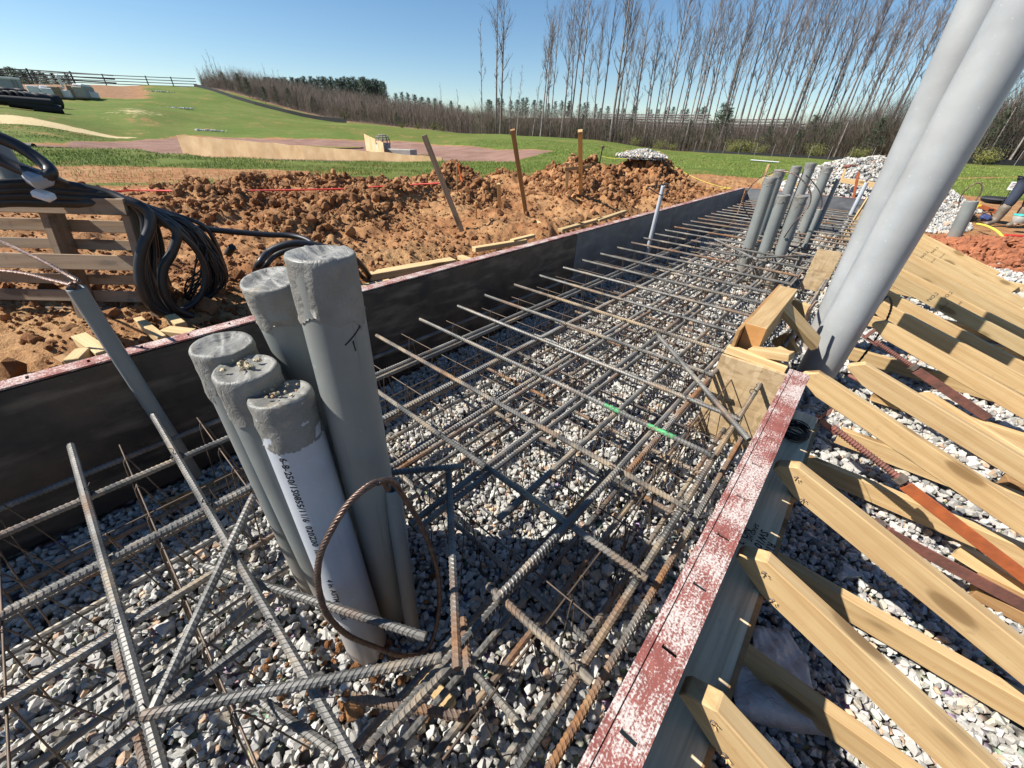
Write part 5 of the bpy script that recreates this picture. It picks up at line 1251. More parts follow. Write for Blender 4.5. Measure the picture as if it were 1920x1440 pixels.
# ------------------------------------------------------------------ timber offcuts along the left form
for i, (u0, v0, u1, v1, z, wd, th, mt, lb) in enumerate([
    (262, 603, 308, 640, .50, .05, .035, 'pine_pale', 'yellow lath offcut leaning on the left form under the pallet corner'), (312, 622, 362, 628, .50, .04, .06, 'pine_pale', 'flat yellow offcut right of the leaning lath'), (322, 598, 342, 614, .50, .05, .045, 'pine_pale', 'short yellow stub behind the flat offcut'),
    (153, 636, 200, 668, .55, .05, .05, 'pine_pale', 'yellow block against the left form beside the thin conduit'), (138, 682, 160, 660, .56, .04, .05, 'pine_pale', 'second yellow block against the form, lower left'), (119, 672, 136, 682, .50, .04, .05, 'pine_brown', 'brown block end buried in dirt left of the yellow blocks'),
    (690, 518, 850, 490, .43, .05, .10, 'pine_pale', 'pale plank lying behind the form right of the tallest conduit'), (655, 545, 735, 528, .47, .02, .09, 'pine_pale', 'pale plank end showing low behind the form'), (888, 468, 985, 452, .50, .04, .06, 'pine_pale', 'pale timber piece behind the form below the leaning stake'),
    (862, 482, 885, 490, .54, .03, .05, 'pine_pale', 'small pale wedge on the form edge'), (960, 452, 1000, 442, .52, .03, .05, 'pine_pale', 'pale splinter of timber on the dirt beside the form'),
    (1050, 432, 1092, 420, .52, .03, .06, 'pine_pale', 'pale wood scrap behind the form, first of the far row'), (1085, 422, 1128, 410, .52, .03, .06, 'pine', 'pale wood scrap behind the form, second of the far row'), (1120, 414, 1172, 396, .52, .03, .06, 'pine_pale', 'pale wood scrap behind the form, third of the far row'), (1005, 415, 1018, 421, .52, .02, .04, 'pine_pale', 'thin pale stick by the second tall stake')]):
    lumber('offcut', W(u0, v0, z), W(u1, v1, z), wd, th, mt, lb, 'timber offcut')
def post(u, v, uz, vz, ztop, zb, wd, th, mat, label, cat='stake', group=None):
    b = W(u, v, zb); t_ = W(uz, vz, ztop); d = (t_ - b).normalized()
    up = Vector(CAMLOC) - b; up.z = 0; up = up - d * up.dot(d)
    return lumber('stake', b - d * .15, t_, th, wd, mat, label, cat, group, up=up)
G3 = 'wooden stakes in the dirt'
post(864, 428, 795, 254, 1.31, .46, .055, .038, 'old_wood', 'grey weathered stake leaning hard to the left in the dirt', group=G3)
post(987, 405, 961, 243, 1.39, .47, .05, .04, 'pine_brown', 'brown tall stake leaning a little left, middle of the dirt', group=G3)
post(1089, 378, 1088, 245, 1.41, .48, .055, .04, 'pine', 'tall upright yellow stake right of the brown one', group=G3)
post(1062, 372, 1064, 305, 1.00, .48, .05, .035, 'pine', 'shorter yellow stake nailed to a crossboard beside the tall upright one', group=G3)
post(937, 391, 935, 344, .80, .47, .05, .035, 'pine', 'short yellow stake low in the middle of the dirt', group=G3)
post(893, 412, 893, 377, .69, .46, .02, .02, 'pine', 'thin short peg left of the short yellow stake', group=G3)
post(857, 382, 857, 304, 1.0, .46, .022, .022, 'pine', 'thin lath with an orange ribbon behind the leaning stake', group=G3)
post(1069, 370, 1070, 345, .75, .48, .03, .03, 'pine_brown', 'small orange brown stake leaning at the foot of the tall upright one', group=G3)
lumber('board', W(1058, 318, .93), W(1108, 312, .93), .05, .025, 'pine_brown', 'thin crossboard nailed between the two upright stakes', 'board')
p = W(858, 305, .99); m = MB()
m.add([p + Vector((.0, 0, 0)), p + Vector((.012, .01, .0)), p + Vector((.035, .02, -.16)), p + Vector((.02, .01, -.19)), p + Vector((.06, .03, -.23)), p + Vector((.045, .02, -.24))], [(0, 1, 2, 3), (3, 2, 4, 5)])
o = m.build('ribbon', M['flag_orange']); o.modifiers.new('s', 'SOLIDIFY').thickness = .002; tag(o, 'orange ribbon hanging from the thin lath', 'ribbon')
post(1222, 338, 1235, 284, 1.10, .44, .085, .05, 'pine_pale', 'pale post carrying the yellow line beyond the dirt heap', 'post')
pb = W(1122, 312, .44); pt = WD(1130, 276, math.hypot(pb.x, pb.y))
m = MB(); m.tube([pb - Vector((0, 0, .2)), pt], .022, 8); bpost = tag(m.build('post', M['silt']), 'thin black post with a rusty cap on the heap\'s crest', 'post')
m = MB(); m.lathe([(.0, .05), (.06, .045), (.075, .02), (.03, -.03), (.02, -.06)], 12, c=pt); m.build('post_cap', M['rust'], bpost)
def sag(a, b, d, n=12): return [Vector(a).lerp(Vector(b), t) - Vector((0, 0, 4 * d * t * (1 - t))) for t in np.linspace(0, 1, n)]
pp = WD(1234, 288, math.hypot(*W(1222, 338, .44).xy))
m = MB(); m.tube(sag(pt - Vector((0, 0, .28)), pp, .10), .006, 4); tag(m.build('line', M['string_yellow']), 'yellow line sagging from the black post to the pale post', 'line')
m = MB(); m.tube(sag(pp, W(1370, 354, .50), .12), .006, 4); tag(m.build('line', M['string_yellow']), 'upper yellow line running down from the pale post to the form corner', 'line', 'yellow lines to the form corner')
m = MB(); m.tube(sag(pp - Vector((0, 0, .03)), W(1372, 351, .50), .30), .006, 4); tag(m.build('line', M['string_yellow']), 'lower yellow line running down from the pale post to the form corner', 'line', 'yellow lines to the form corner')
m = MB(); m.tube(sag(pt - Vector((0, 0, .12)), WD(1066, 308, 6.9), .05), .006, 4); tag(m.build('line', M['rust']), 'brown cord from the black post to the crossboard', 'line')
m = MB(); m.tube(spline([W(176, 357, .58), W(208, 359, .60), W(260, 357, .58), W(360, 358, .62), W(500, 357, .64), W(640, 354, .66), W(760, 347, .72), W(830, 343, .78)], 6), .010, 4); tag(m.build('line', M['string_red']), 'red tape line stretched across the churned dirt', 'line')
m = MB(); m.box(W(207, 359, .60), (.12, .05, .03), Matrix.Rotation(.5, 3, 'Z'), .008); tag(m.build('tape_knot', M['string_red']), 'red tape knot near the pallet on the dirt', 'tape')

# ------------------------------------------------------------------ pallet on edge with a bundle of black cable
pb0 = W(303, 612, .43); pb1 = W(126, 628, .46); ax = Vector((.73, .68, 0)).normalized()
pal = empty('pallet', pb0); tag(pal, 'weathered wooden pallet standing on edge with black cable draped over it', 'pallet')
topr = WD(232, 372, math.hypot(pb0.x, pb0.y) + .10); upv = (topr - pb0).normalized()
zl = upv; xl = -ax; xl = (xl - zl * xl.dot(zl)).normalized(); yl = zl.cross(xl).normalized()       # x to the left, y towards the back or front
if yl.dot(Vector(CAMLOC) - pb0) > 0: yl = -yl
pal.matrix_world = Matrix(((xl.x, yl.x, zl.x, pb0.x), (xl.y, yl.y, zl.y, pb0.y), (xl.z, yl.z, zl.z, pb0.z), (0, 0, 0, 1)))
HP = (topr - pb0).length; WPX = 1.15
def pbox(name, c, d, mat='old_wood'):
    m = MB(); ml = max(d); rot = None
    m.box((0, 0, 0), d if d[0] >= d[2] else (d[2], d[1], d[0]), None, .002); o = m.build(name, M[mat], pal); o.location = c
    if d[0] < d[2]: o.rotation_euler = (0, -math.pi / 2, 0)
    return o
for x in (.02, .40, 1.12): pbox('stringer', (x, .045, HP / 2), (.038, .088, HP))
for k in range(7): pbox('deck_board', (WPX / 2, .100, .05 + k * (HP - .09) / 6), (WPX, .016, .050 + .008 * (k % 2)))
for z in (HP * .52, HP - .04): pbox('deck_board', (WPX / 2 - .002, -.008, z), (WPX + .01, .018, .072))
def cable(name, pts, r, label=None, parent=None, mat='black', n=8, group=None):
    m = MB(); m.tube(spline(pts, 8), r, n); o = m.build(name, M[mat], parent)
    return tag(o, label, 'cable', group) if label else o
cb = empty('cable_bundle', pb0 + Vector((-.15, .2, 0))); tag(cb, 'hanging bundle of black cable loops to the right of the pallet', 'cable bundle')
bpy.context.view_layer.update(); cbi = cb.matrix_world.inverted()
Dp = math.hypot(pb0.x, pb0.y)
def cpt(u, v, dd): return cbi @ WD(u, v, Dp + dd)
for k in range(12):                                         # long drooping loops hanging off the pallet's top corner
    j = lambda a: rnd.uniform(-a, a); g = k / 11; dd = -.02 + .34 * g + j(.03); rx = 262 + 8 * j(1); bx = 330 + 92 * g + j(10); bot = 600 - 16 * g + j(8)
    pts = [cpt(236 + j(4), 374 + 5 * g, dd), cpt(282 + 30 * g + j(5), 392 + 6 * g + j(3), dd), cpt(330 + 50 * g + j(6), 428 + j(6), dd), cpt(366 + 45 * g + j(6), 472 + j(6), dd + .03), cpt(384 + 42 * g + j(5), 520 + j(6), dd + .04), cpt(366 + 40 * g + j(6), 562 + j(5), dd + .03), cpt(bx, bot - 8, dd), cpt(296 + 48 * g + j(6), 568 + 6 * g, dd - .02), cpt(274 + 42 * g + j(6), 520 + j(6), dd - .02), cpt(270 + 34 * g + j(5), 462 + j(6), dd), cpt(268 + 20 * g, 410, dd), cpt(244, 380, dd)]
    m = MB(); m.tube(spline(pts, 7), .0115 if k % 3 else .0145, 7); m.build('cable_loop', M['black'], cb)
for k in range(9):                                          # thin wires among them
    j = lambda a: rnd.uniform(-a, a); dd = .05 + .2 * rnd.random(); c = 350 + j(18)
    pts = [cpt(300 + j(8), 398 + j(6), dd), cpt(350 + j(8), 420 + j(8), dd), cpt(376 + j(10), 452 + j(8), dd), cpt(374 + j(12), 500 + j(10), dd - .03), cpt(360 + j(14), 540 + j(10), dd - .04), cpt(352 + j(10), 568 + j(6), dd), cpt(372 + j(14), 574 + j(6), dd), cpt(412 + j(10), 540 + j(8), dd), cpt(404 + j(10), 490 + j(8), dd), cpt(360 + j(10), 430 + j(6), dd)]
    m = MB(); m.tube(spline(pts, 7), .0042, 5); m.build('thin_wire', M['black'], cb)
for pts, lb in [([(238, 376, -.05), (262, 385, -.07), (279, 402, -.08), (282, 425, -.09), (268, 462, -.10), (261, 500, -.10), (266, 540, -.10), (285, 575, -.08), (318, 592, -.05), (350, 598, -.03)], 'thick glossy black cable bent down the pallet\'s right edge'),
                ([(280, 410, -.02), (315, 420, -.04), (332, 440, -.05), (322, 475, -.06), (306, 505, -.06), (307, 545, -.06), (326, 578, -.05), (360, 594, -.03)], 'second thick black cable curving inside the hanging bundle')]:
    cable('cable', [WD(u, v, Dp + d) for u, v, d in pts], .0215, lb, n=10, group='thick cables beside the pallet')
cable('cable', [WD(330, 424, Dp + .30), WD(370, 428, Dp + .34), WD(430, 434, Dp + .34), WD(500, 440, Dp + .32), WD(545, 442, Dp + .30), WD(580, 452, Dp + .22), WD(610, 480, Dp + .1)], .017, 'black cable running from the bundle to behind the conduits')
cable('cable', [W(478, 515, .50), WD(484, 498, Dp + .05), WD(505, 472, Dp + .08), WD(540, 458, Dp + .08), WD(580, 458, Dp + .08), WD(640, 472, Dp + .06), WD(672, 492, Dp + .05), W(694, 520, .42)], .020, 'thick black cable arching behind the near conduits, outer one', group='cables arching behind the near conduits')
cable('cable', [W(488, 518, .50), WD(497, 500, Dp + .1), WD(515, 480, Dp + .12), WD(548, 468, Dp + .12), WD(600, 470, Dp + .12), WD(650, 490, Dp + .1), W(680, 520, .42)], .017, 'black cable arching behind the near conduits, inner one', group='cables arching behind the near conduits')
for k in range(7):                                          # cables over the pallet's top, running off left
    j = lambda a: rnd.uniform(-a, a)
    cable('cable', [WD(250 + j(5), 382, Dp + .12 + .03 * k), WD(205, 362 + 3 * k + j(2), Dp + .18), WD(140, 350 + 5 * k, Dp + .22), WD(70, 343 + 6 * k, Dp + .22), WD(0, 346 + 5.5 * k, Dp + .2), WD(-90, 356 + 6 * k, Dp + .2), WD(-200, 380 + 6 * k, Dp + .2)], .018 if k % 2 else .022, f'black cable lying across the pallet\'s top, {ordn(k)} from the top', group='cables across the pallet\'s top')
cable('cable', [WD(-90, 232, Dp + .12), WD(-20, 252, Dp + .10), WD(30, 272, Dp + .08), WD(68, 296, Dp + .05), WD(90, 314, Dp + .02), WD(94, 326, Dp), WD(78, 331, Dp + .02), WD(50, 322, Dp + .06), WD(0, 300, Dp + .1), WD(-60, 276, Dp + .12), WD(-150, 250, Dp + .15)], .0235, 'thick black cable bent into a hairpin above the pallet', n=10)
cable('cable', [WD(120, 345, Dp + .1), WD(92, 333, Dp + .04), WD(40, 314, Dp + .1), WD(-10, 292, Dp + .12), WD(-80, 264, Dp + .14)], .02, 'black cable rising left under the hairpin one')
m = MB(); m.tube([WD(34, 342, Dp + .30), WD(-40, 228, Dp + .34)], .045, 14); tag(m.build('pipe_stub', M['pvc']), 'dull grey pipe leaning at the photo\'s left edge behind the cables', 'pipe')
for (u, v, mt, lb, s_) in [(72, 336, 'trailer', 'grey tape wrap on the cables above the pallet', (.075, .07, .05)), (82, 366, 'white', 'crumpled white tag among the cables above the pallet', (.07, .05, .035))]:
    p = WD(u, v, Dp + .02); m = MB(); m.box((0, 0, 0), s_, None, .012); o = m.build('cable_wrap', M[mt]); o.location = p; o.rotation_euler = (.3, .35, rnd.uniform(0, 1)); tag(o, lb, 'tag')
m = MB(); p = WD(428, 476, Dp + .42); m.tube([p, p + Vector((.06, .02, .05))], .022, 8); tag(m.build('cable_end', M['black']), 'cut black cable end on the dirt right of the bundle', 'cable end')

# ------------------------------------------------------------------ basin baffles, riser, fences and the far yard
def ground_at(u, v, D): p = WD(u, v, D); return Vector((p.x, p.y, zt(p.x, p.y)))
def screen(name, p0, p1, h0, h1, mat, label, cat, th=.04, n=18, zb=None, wav=.03):
    p0 = Vector(p0); p1 = Vector(p1); m = MB(); vs = []; d = (p1 - p0); d.z = 0; nn = Vector((-d.y, d.x, 0)).normalized()
    for side in (0, 1):
        for i in range(n + 1):
            t = i / n; p = p0.lerp(p1, t); w_ = wav * math.sin(t * 31) ; z0 = p.z; h = h0 + (h1 - h0) * t + .02 * math.sin(t * 47)
            q = p + nn * (w_ + (th / 2 if side else -th / 2)); vs += [(q.x, q.y, z0 - .1), (q.x, q.y, z0 + h)]
    k = 2 * (n + 1); fs = []
    for i in range(n):
        a = 2 * i; fs += [(a, a + 2, a + 3, a + 1), (k + a, k + a + 1, k + a + 3, k + a + 2), (a + 1, a + 3, k + a + 3, k + a + 1)]
    fs += [(0, 1, k + 1, k), (2 * n, k + 2 * n, k + 2 * n + 1, 2 * n + 1)]
    m.add(vs, fs); return tag(m.build(name, M[mat]), label, cat)
b0 = W(345, 290, -.10); b1 = WD(830, 299, 16.5)
h_ = WD(320, 253, math.hypot(b0.x, b0.y)).z + .10
screen('baffle', b0, b1, h_, .06, 'baffle', 'long tan jute baffle crossing the muddy basin', 'baffle')
c0 = WD(722, 294, 25.5); c0.z = -.06; c1 = WD(684, 262, 37.0); c1.z = -.06
screen('baffle', c0, c1, WD(719, 268, 25.5).z + .06, WD(678, 251, 37).z + .06, 'baffle', 'short tan jute baffle running back beside the riser', 'baffle')
rp = WD(720, 283, 28.5); rz = -.05
ris = empty('riser', (rp.x, rp.y, rz)); tag(ris, 'round concrete riser with a wire cage top in the basin', 'riser')
rs = 26.5 / 26.5
m = MB(); m.lathe([(.40, 0), (.42, .62), (.34, .66)], 20); m.build('barrel', M['concrete'], ris)
m = MB()
for z, r in [(.68, .43), (.86, .42), (1.0, .36), (1.1, .22)]: m.tube([(r * math.cos(a), r * math.sin(a), z) for a in np.linspace(0, 2 * math.pi, 18)[:-1]], .022, 4, closed=True)
for k in range(10):
    a = 2 * math.pi * k / 10; m.tube([(q * math.cos(a), q * math.sin(a), z) for q, z in [(.43, .62), (.42, .86), (.36, 1.0), (.2, 1.1), (0, 1.13)]], .020, 4)
m.build('cage', M['rail_grey'], ris)
bx = WD(752, 291, 26); m = MB(); m.box((0, 0, .24), (1.55, .8, .55), None, .03); m.box((.42, .02, .26), (.72, .86, .52), None, .02); o = m.build('stone_block', M['concrete']); o.location = (bx.x, bx.y, -.08); o.rotation_euler = (0, 0, R(28)); tag(o, 'grey brown block standing in the water right of the riser', 'block')
# silt fences
def silt(pts, h, label, stakes=True, stake_h=.75, step=2.0, fab=True, group=None):
    root = empty('silt_fence', pts[0]); tag(root, label, 'silt fence', group)
    L = []
    for a, b in zip(pts[:-1], pts[1:]):
        n = max(1, int((b - a).length / 3))
        for i in range(n): p = a.lerp(b, i / n); L.append(Vector((p.x, p.y, zt(p.x, p.y))))
    p = pts[-1]; L.append(Vector((p.x, p.y, zt(p.x, p.y))))
    o0 = pts[0]; m = MB(); vs = []
    for q in L: vs += [q - o0 - Vector((0, 0, .1)), q - o0 + Vector((0, 0, h))]
    m.add(vs, [(2 * i, 2 * i + 2, 2 * i + 3, 2 * i + 1) for i in range(len(L) - 1)]); o = m.build('fabric', M['silt'], root); o.modifiers.new('s', 'SOLIDIFY').thickness = .03
    if stakes:
        acc = 0; k = 0
        for a, b in zip(L[:-1], L[1:]):
            while acc < (b - a).length and k < 95:
                p = a.lerp(b, acc / (b - a).length) - o0; m = MB(); m.tube([p, p + Vector((.02, 0, stake_h))], .025, 4); m.build('stake', M['rail_grey'], root); acc += step; k += 1
            acc -= (b - a).length
silt([ground_at(u, v, D) for u, v, D in [(366, 168, 134), (400, 175, 124), (440, 192, 112), (480, 206, 104), (540, 218, 97), (600, 226, 92), (650, 232, 88)]], .55, 'low black silt fence curving down the hillside below the thicket', False)
silt([ground_at(u, v, D) for u, v, D in [(1300, 288, 55), (1345, 290, 54), (1400, 292, 53), (1460, 294, 52.5), (1530, 297, 52), (1600, 300, 51.5), (1680, 303, 51)]], .22, 'low black silt fence with pale stakes under the tall trees', True, 1.05, 1.6)
silt([ground_at(u, v, D) for u, v, D in [(1720, 306, 51), (1800, 308, 51.5), (1880, 310, 52), (1990, 314, 53)]], .38, 'low black silt fence with pale stakes right of the big pipes', True, 1.0, 1.9)
# rail fences
def rails(pts, zs, nr, h, mat, label, step, group=None, th=.05):
    root = empty('rail_fence', pts[0]); tag(root, label, 'fence', group); o0 = pts[0]; P = [Vector((p.x, p.y, zt(p.x, p.y) if zs is None else zs[i])) for i, p in enumerate(pts)]
    for r_ in range(nr):
        z = h * (r_ + .6) / nr; m = MB(); m.tube([p - o0 + Vector((0, 0, z)) for p in P], th, 4, smooth=False); m.build('rail', M[mat], root)
    for a, b in zip(P[:-1], P[1:]):
        n = max(1, int((b - a).length / step))
        for i in range(n):
            p = a.lerp(b, i / n) - o0; m = MB(); m.tube([p - Vector((0, 0, .2)), p + Vector((0, 0, h))], th * 1.5, 4); m.build('post', M[mat], root)
hill = lambda u, v, D: (lambda p: Vector((p.x, p.y, p.z)))(WD(u, v, D))
fp = [(70, 155, 150), (130, 157, 145), (200, 160, 140), (280, 163, 137), (372, 166, 135)]
rails([hill(*q) for q in fp], [WD(*q).z for q in fp], 4, 2.0, 'rail_dark', 'dark rail fence along the hill crest above the lawn', 4.5, 'rail fences on the hill', .07)
fp = [(-40, 148, 165), (60, 150, 165), (140, 155, 160), (220, 160, 155)]
rails([hill(*q) for q in fp], [WD(*q).z for q in fp], 3, 2.2, 'rail_dark', 'second dark rail fence farther back above the trailer', 9.0, 'rail fences on the hill', .12)
for i, (u0, v0, u1, v1, D) in enumerate([(1120, 226, 1330, 228, 140), (1150, 234, 1420, 242, 132), (1225, 242, 1440, 250, 124), (1360, 236, 1480, 236, 150), (1430, 250, 1560, 244, 130)]):
    a = WD(u0, v0, D); b = WD(u1, v1, D); mid = a.lerp(b, .5); rails([a, mid, b], [a.z, mid.z, b.z], 3, 1.7, 'rail_grey', f'pale weathered rail fence seen between the tree trunks, {ordn(i)} from the top left', 6.0, 'rail fences beyond the trunks', .16)
# far yard at the left
tl = WD(-60, 186, 84); tr_ = WD(56, 186, 84); trl = empty('trailer', ((tl + tr_) / 2)); d = tr_ - tl; trl.rotation_euler = (0, 0, math.atan2(d.y, d.x)); tag(trl, 'long grey trailer box at the left edge of the far yard', 'trailer')
Lt = d.length; hh = WD(30, 146, 84).z - WD(30, 186, 84).z
m = MB(); m.box((0, 1.3, hh / 2), (Lt, 2.6, hh * .96), None, .05); m.build('box_body', M['trailer'], trl)
m = MB(); m.box((0, 1.3, hh), (Lt + .1, 2.7, .22), None, .04); m.build('roof_edge', M['white'], trl)
for x in (.36, .42, -.1, -.3): m = MB(); m.box((Lt * x, -.03, hh / 2), (.10, .06, hh * .9)); m.build('rib', M['rail_grey'], trl)
for k in (-.25, .28):
    m = MB(); m.lathe([(.2, -.12), (.48, -.12), (.48, .12), (.2, .12)], 16, M=Matrix.Rotation(math.pi / 2, 3, 'X'), c=(Lt * k, .2, .1)); m.build('wheel', M['black'], trl)
for i, (u, v, s_) in enumerate([(8, 182, 1.0), (22, 184, 1.0), (36, 185, 1.0), (50, 187, 1.1), (64, 189, 1.25), (77, 189, 1.1), (15, 176, .9), (-8, 182, 1)]):
    p = WD(u, v, 72); r_ = .62 * s_; m = MB(); a = R(-58); M3 = Matrix.Rotation(a, 3, 'Z') @ Matrix.Rotation(math.pi / 2, 3, 'Y')
    m.lathe([(r_ * .82, -1.6), (r_, -1.6), (r_, -.9), (r_ * .95, -.9), (r_ * .95, -.2), (r_, -.2), (r_, .5), (r_ * .95, .5), (r_ * .95, 1.2), (r_, 1.2), (r_, 1.6), (r_ * .82, 1.6), (r_ * .82, -1.6)], 20, M=M3); o = m.build('drain_pipe', M['silt']); o.location = p
    tag(o, f'short black drain pipe in the heap before the trailer, {ordn(i)} listed from the left' if False else ['leftmost low black drain pipe before the trailer', 'second low black drain pipe before the trailer', 'third low black drain pipe before the trailer', 'fourth low black drain pipe before the trailer', 'largest black drain pipe before the trailer', 'rightmost black drain pipe before the trailer', 'black drain pipe lying on top of the others', 'black drain pipe cut off by the photo\'s left edge'][i], 'drain pipe', 'black drain pipes before the trailer')
for i, (u0, v0, u1, v1) in enumerate([(14, 192, 112, 205), (-40, 184, 98, 194), (62, 204, 118, 206)]):
    a = WD(u0, v0, 64); b = WD(u1, v1, 64); m = MB(); m.tube([a, b], .36, 10); tag(m.build('fabric_roll', M['silt']), ['long black roll lying at the edge of the straw', 'black roll lying behind the long one', 'short black roll with a tan end at the straw\'s tip'][i], 'fabric roll', 'black rolls on the straw')
for i, (u, v, w_, h_, mt, lb) in enumerate([(66, 168, 1.6, 1.6, 'white', 'white tank beside the trailer\'s end'), (90, 166, 2.6, 1.3, 'white', 'white wrapped stack, leftmost in the far yard'), (106, 166, 2.6, 1.6, 'old_wood', 'brown timber stack next to the white wrapped one'), (125, 168, 2.2, 1.2, 'white', 'white machine with a raised panel in the far yard'), (141, 166, 2.4, 1.8, 'old_wood', 'brown bundle right of the white machine'), (158, 168, 3.6, 1.7, 'concrete', 'wide wrapped pallet load at the right of the far yard'), (171, 166, 1.0, 1.0, 'white', 'small white pack at the yard\'s right end')]):
    p = WD(u, v + 3, 92); h_ *= .75; w_ *= .8; root = empty('yard_stack', Vector((p.x, p.y, zt(p.x, p.y))), rnd.uniform(-.3, .3) + 1.3); tag(root, lb, 'stack', 'goods stacked in the far yard')
    m = MB(); m.box((0, 0, h_ / 2 + .1), (1.2, w_, h_), Matrix.Rotation(rnd.uniform(-.04, .04), 3, 'X'), .08); m.build('load', M[mt], root)
    m = MB(); m.box((0, 0, .05), (1.3, w_ * 1.02, .12)); m.build('skid', M['old_wood'], root)
    if i == 3: m = MB(); m.box((0, -.7, 1.9), (.2, .5, 1.5), Matrix.Rotation(.35, 3, 'X'), .05); m.build('panel', M['white'], root)
    if i in (1, 5): m = MB(); m.box((0, .1, h_ + .22), (1.1, w_ * .8, .3), None, .1); m.build('wrap', M['white'], root)
for i, (u, v, D) in enumerate([(298, 171, 112), (338, 195, 84), (390, 226, 58)]):
    p = ground_at(u, v, D); n = 46; a = rng.normal(0, 1, (n, 3)); dirv = np.array([math.cos(R(AZ(u, v))), -math.sin(R(AZ(u, v))), 0]); P = np.array(p[:]) + a[:, :1] * .85 * dirv + a[:, 1:2] * .25 * np.array([dirv[1], -dirv[0], 0]); P[:, 2] = p.z + .08
    tag(scatter('check_dam', P, rng.uniform(.09, .2, n), np.full((n, 3), .55), M['stone']), ['upper pale stone check dam on the grass slope', 'middle pale stone check dam on the grass slope', 'lower pale stone check dam on the grass slope'][i], 'check dam', 'stone check dams on the slope')
p = ground_at(1435, 299, 38); m = MB(); m.box((0, 0, .06), (1.9, .5, .05), None, .01); o = m.build('board', M['white']); o.location = p; o.rotation_euler = (0, .02, .15); tag(o, 'white board lying on the grass behind the far conduits', 'board')
m = MB(); p = W(150, 262, .42); m.tube([p + Vector((-.35, 0, 0)), p + Vector((.3, .3, .02))], .09, 8); o = m.build('log', M['silt'])
o.location = WD(35, 261, 26) - p; o.location.z = zt(WD(35, 261, 26).x, WD(35, 261, 26).y) + .06 - p.z; tag(o, 'dark drain end in the grass at the basin\'s left tip', 'drain end')

# ------------------------------------------------------------------ the worker and tools at the right edge
G0 = zt(2.0, 11.8)
m = MB(); sg = empty('small_sign', WD(1898, 352, 14)); tag(sg, 'small white notice sign on the grass edge at the right', 'sign')
m.box((0, 0, .03), (.12, .012, .16), None, .004); m.build('plate', M['white'], sg)
m = MB(); m.tube([(0, .02, -.6), (0, .02, .05)], .008, 5); m.build('stem', M['silt'], sg)
m = MB()
for k in range(4): m.box((rnd.uniform(-.01, .01), -.008, .08 - .027 * k), (.075 - .015 * (k % 2), .003, .009))
m.build('lettering', M['rust'], sg); sg.rotation_euler = (0, 0, -.1)
# grey stub pipe with a cable hoop
st0 = W(1780, 462, .02); stub = WD(1822, 377, math.hypot(st0.x, st0.y))
conduit(st0, stub, .088, 'pvc', 'wide grey stub pipe with a tape band rising from the red clay', None, 41, False)
strand('ground_cable', spline([WD(1798, 385, 12.2), WD(1800, 372, 12.2), WD(1812, 355, 12.2), WD(1832, 343, 12.2), WD(1841, 347, 12.2), WD(1840, 360, 12.2), WD(1832, 373, 12.2), WD(1826, 382, 12.2)], 8), .014, 'copper', 'thin cable hoop standing over the wide grey stub', 'cable', None, k=4)
wd_ = 13.7
def wp(u, v, dd=0): return WD(u, v, wd_ + dd)
def skin_body(name, nodes, edges, mat, parent, sub=2):
    me = bpy.data.meshes.new(name); me.from_pydata([n[0] for n in nodes], edges, []); o = link(name, me, M[mat], parent)
    md = o.modifiers.new('skin', 'SKIN'); md.use_smooth_shade = True
    for i, n in enumerate(nodes):
        sv = me.skin_vertices[0].data[i]; r_ = n[1]; sv.radius = r_ if isinstance(r_, tuple) else (r_, r_); sv.use_root = (i == 0)
    s = o.modifiers.new('sub', 'SUBSURF'); s.levels = sub; s.render_levels = sub; return o
foot = wp(1858, 424); fz = foot.z
pr = empty('person', foot); tag(pr, 'worker in dark jeans and muddy rubber boots standing cut off by the right edge', 'person')
# local frame: x to the photo's right, y away
def L_(x, y, z): return (x, y, z)
hipz = .92; hx = .17
body = [(L_(hx, .12, hipz), .135), (L_(hx - .09, .10, hipz - .06), .105), (L_(.045, .05, .50), .075), (L_(.005, .02, .12), .05), (L_(-.07, -.09, .05), .045),
        (L_(hx + .09, .16, hipz - .06), .105), (L_(hx + .16, .18, .50), .075), (L_(hx + .18, .20, .12), .055), (L_(hx + .14, .06, .05), .05),
        (L_(hx, .06, 1.12), (.16, .12)), (L_(hx, -.02, 1.34), (.18, .12)), (L_(hx, -.06, 1.46), .08), (L_(hx, -.09, 1.55), .055), (L_(hx, -.12, 1.64), .095), (L_(hx, -.12, 1.74), .085),
        (L_(hx - .20, -.03, 1.38), .06), (L_(hx - .22, .06, 1.12), .045), (L_(hx - .10, -.16, 1.06), .035), (L_(hx - .06, -.22, 1.06), .03),
        (L_(hx + .20, -.03, 1.38), .06), (L_(hx + .27, -.14, 1.12), .045), (L_(hx + .22, -.34, 1.0), .035), (L_(hx + .215, -.42, .97), .03)]
ed = [(0, 1), (1, 2), (2, 3), (3, 4), (0, 5), (5, 6), (6, 7), (7, 8), (0, 9), (9, 10), (10, 11), (11, 12), (12, 13), (13, 14), (10, 15), (15, 16), (16, 17), (17, 18), (10, 19), (19, 20), (20, 21), (21, 22)]
skin_body('body', body, ed, 'skin', pr)
skin_body('jeans', [(L_(hx, .12, hipz + .02), .15)] + [(L_(hx - .09, .10, hipz - .06), .122), (L_(.055, .055, .52), .092), (L_(.045, .045, .36), .092), (L_(hx + .09, .16, hipz - .06), .122), (L_(hx + .16, .18, .52), .092), (L_(hx + .175, .19, .36), .088)], [(0, 1), (1, 2), (2, 3), (0, 4), (4, 5), (5, 6)], 'jeans', pr)
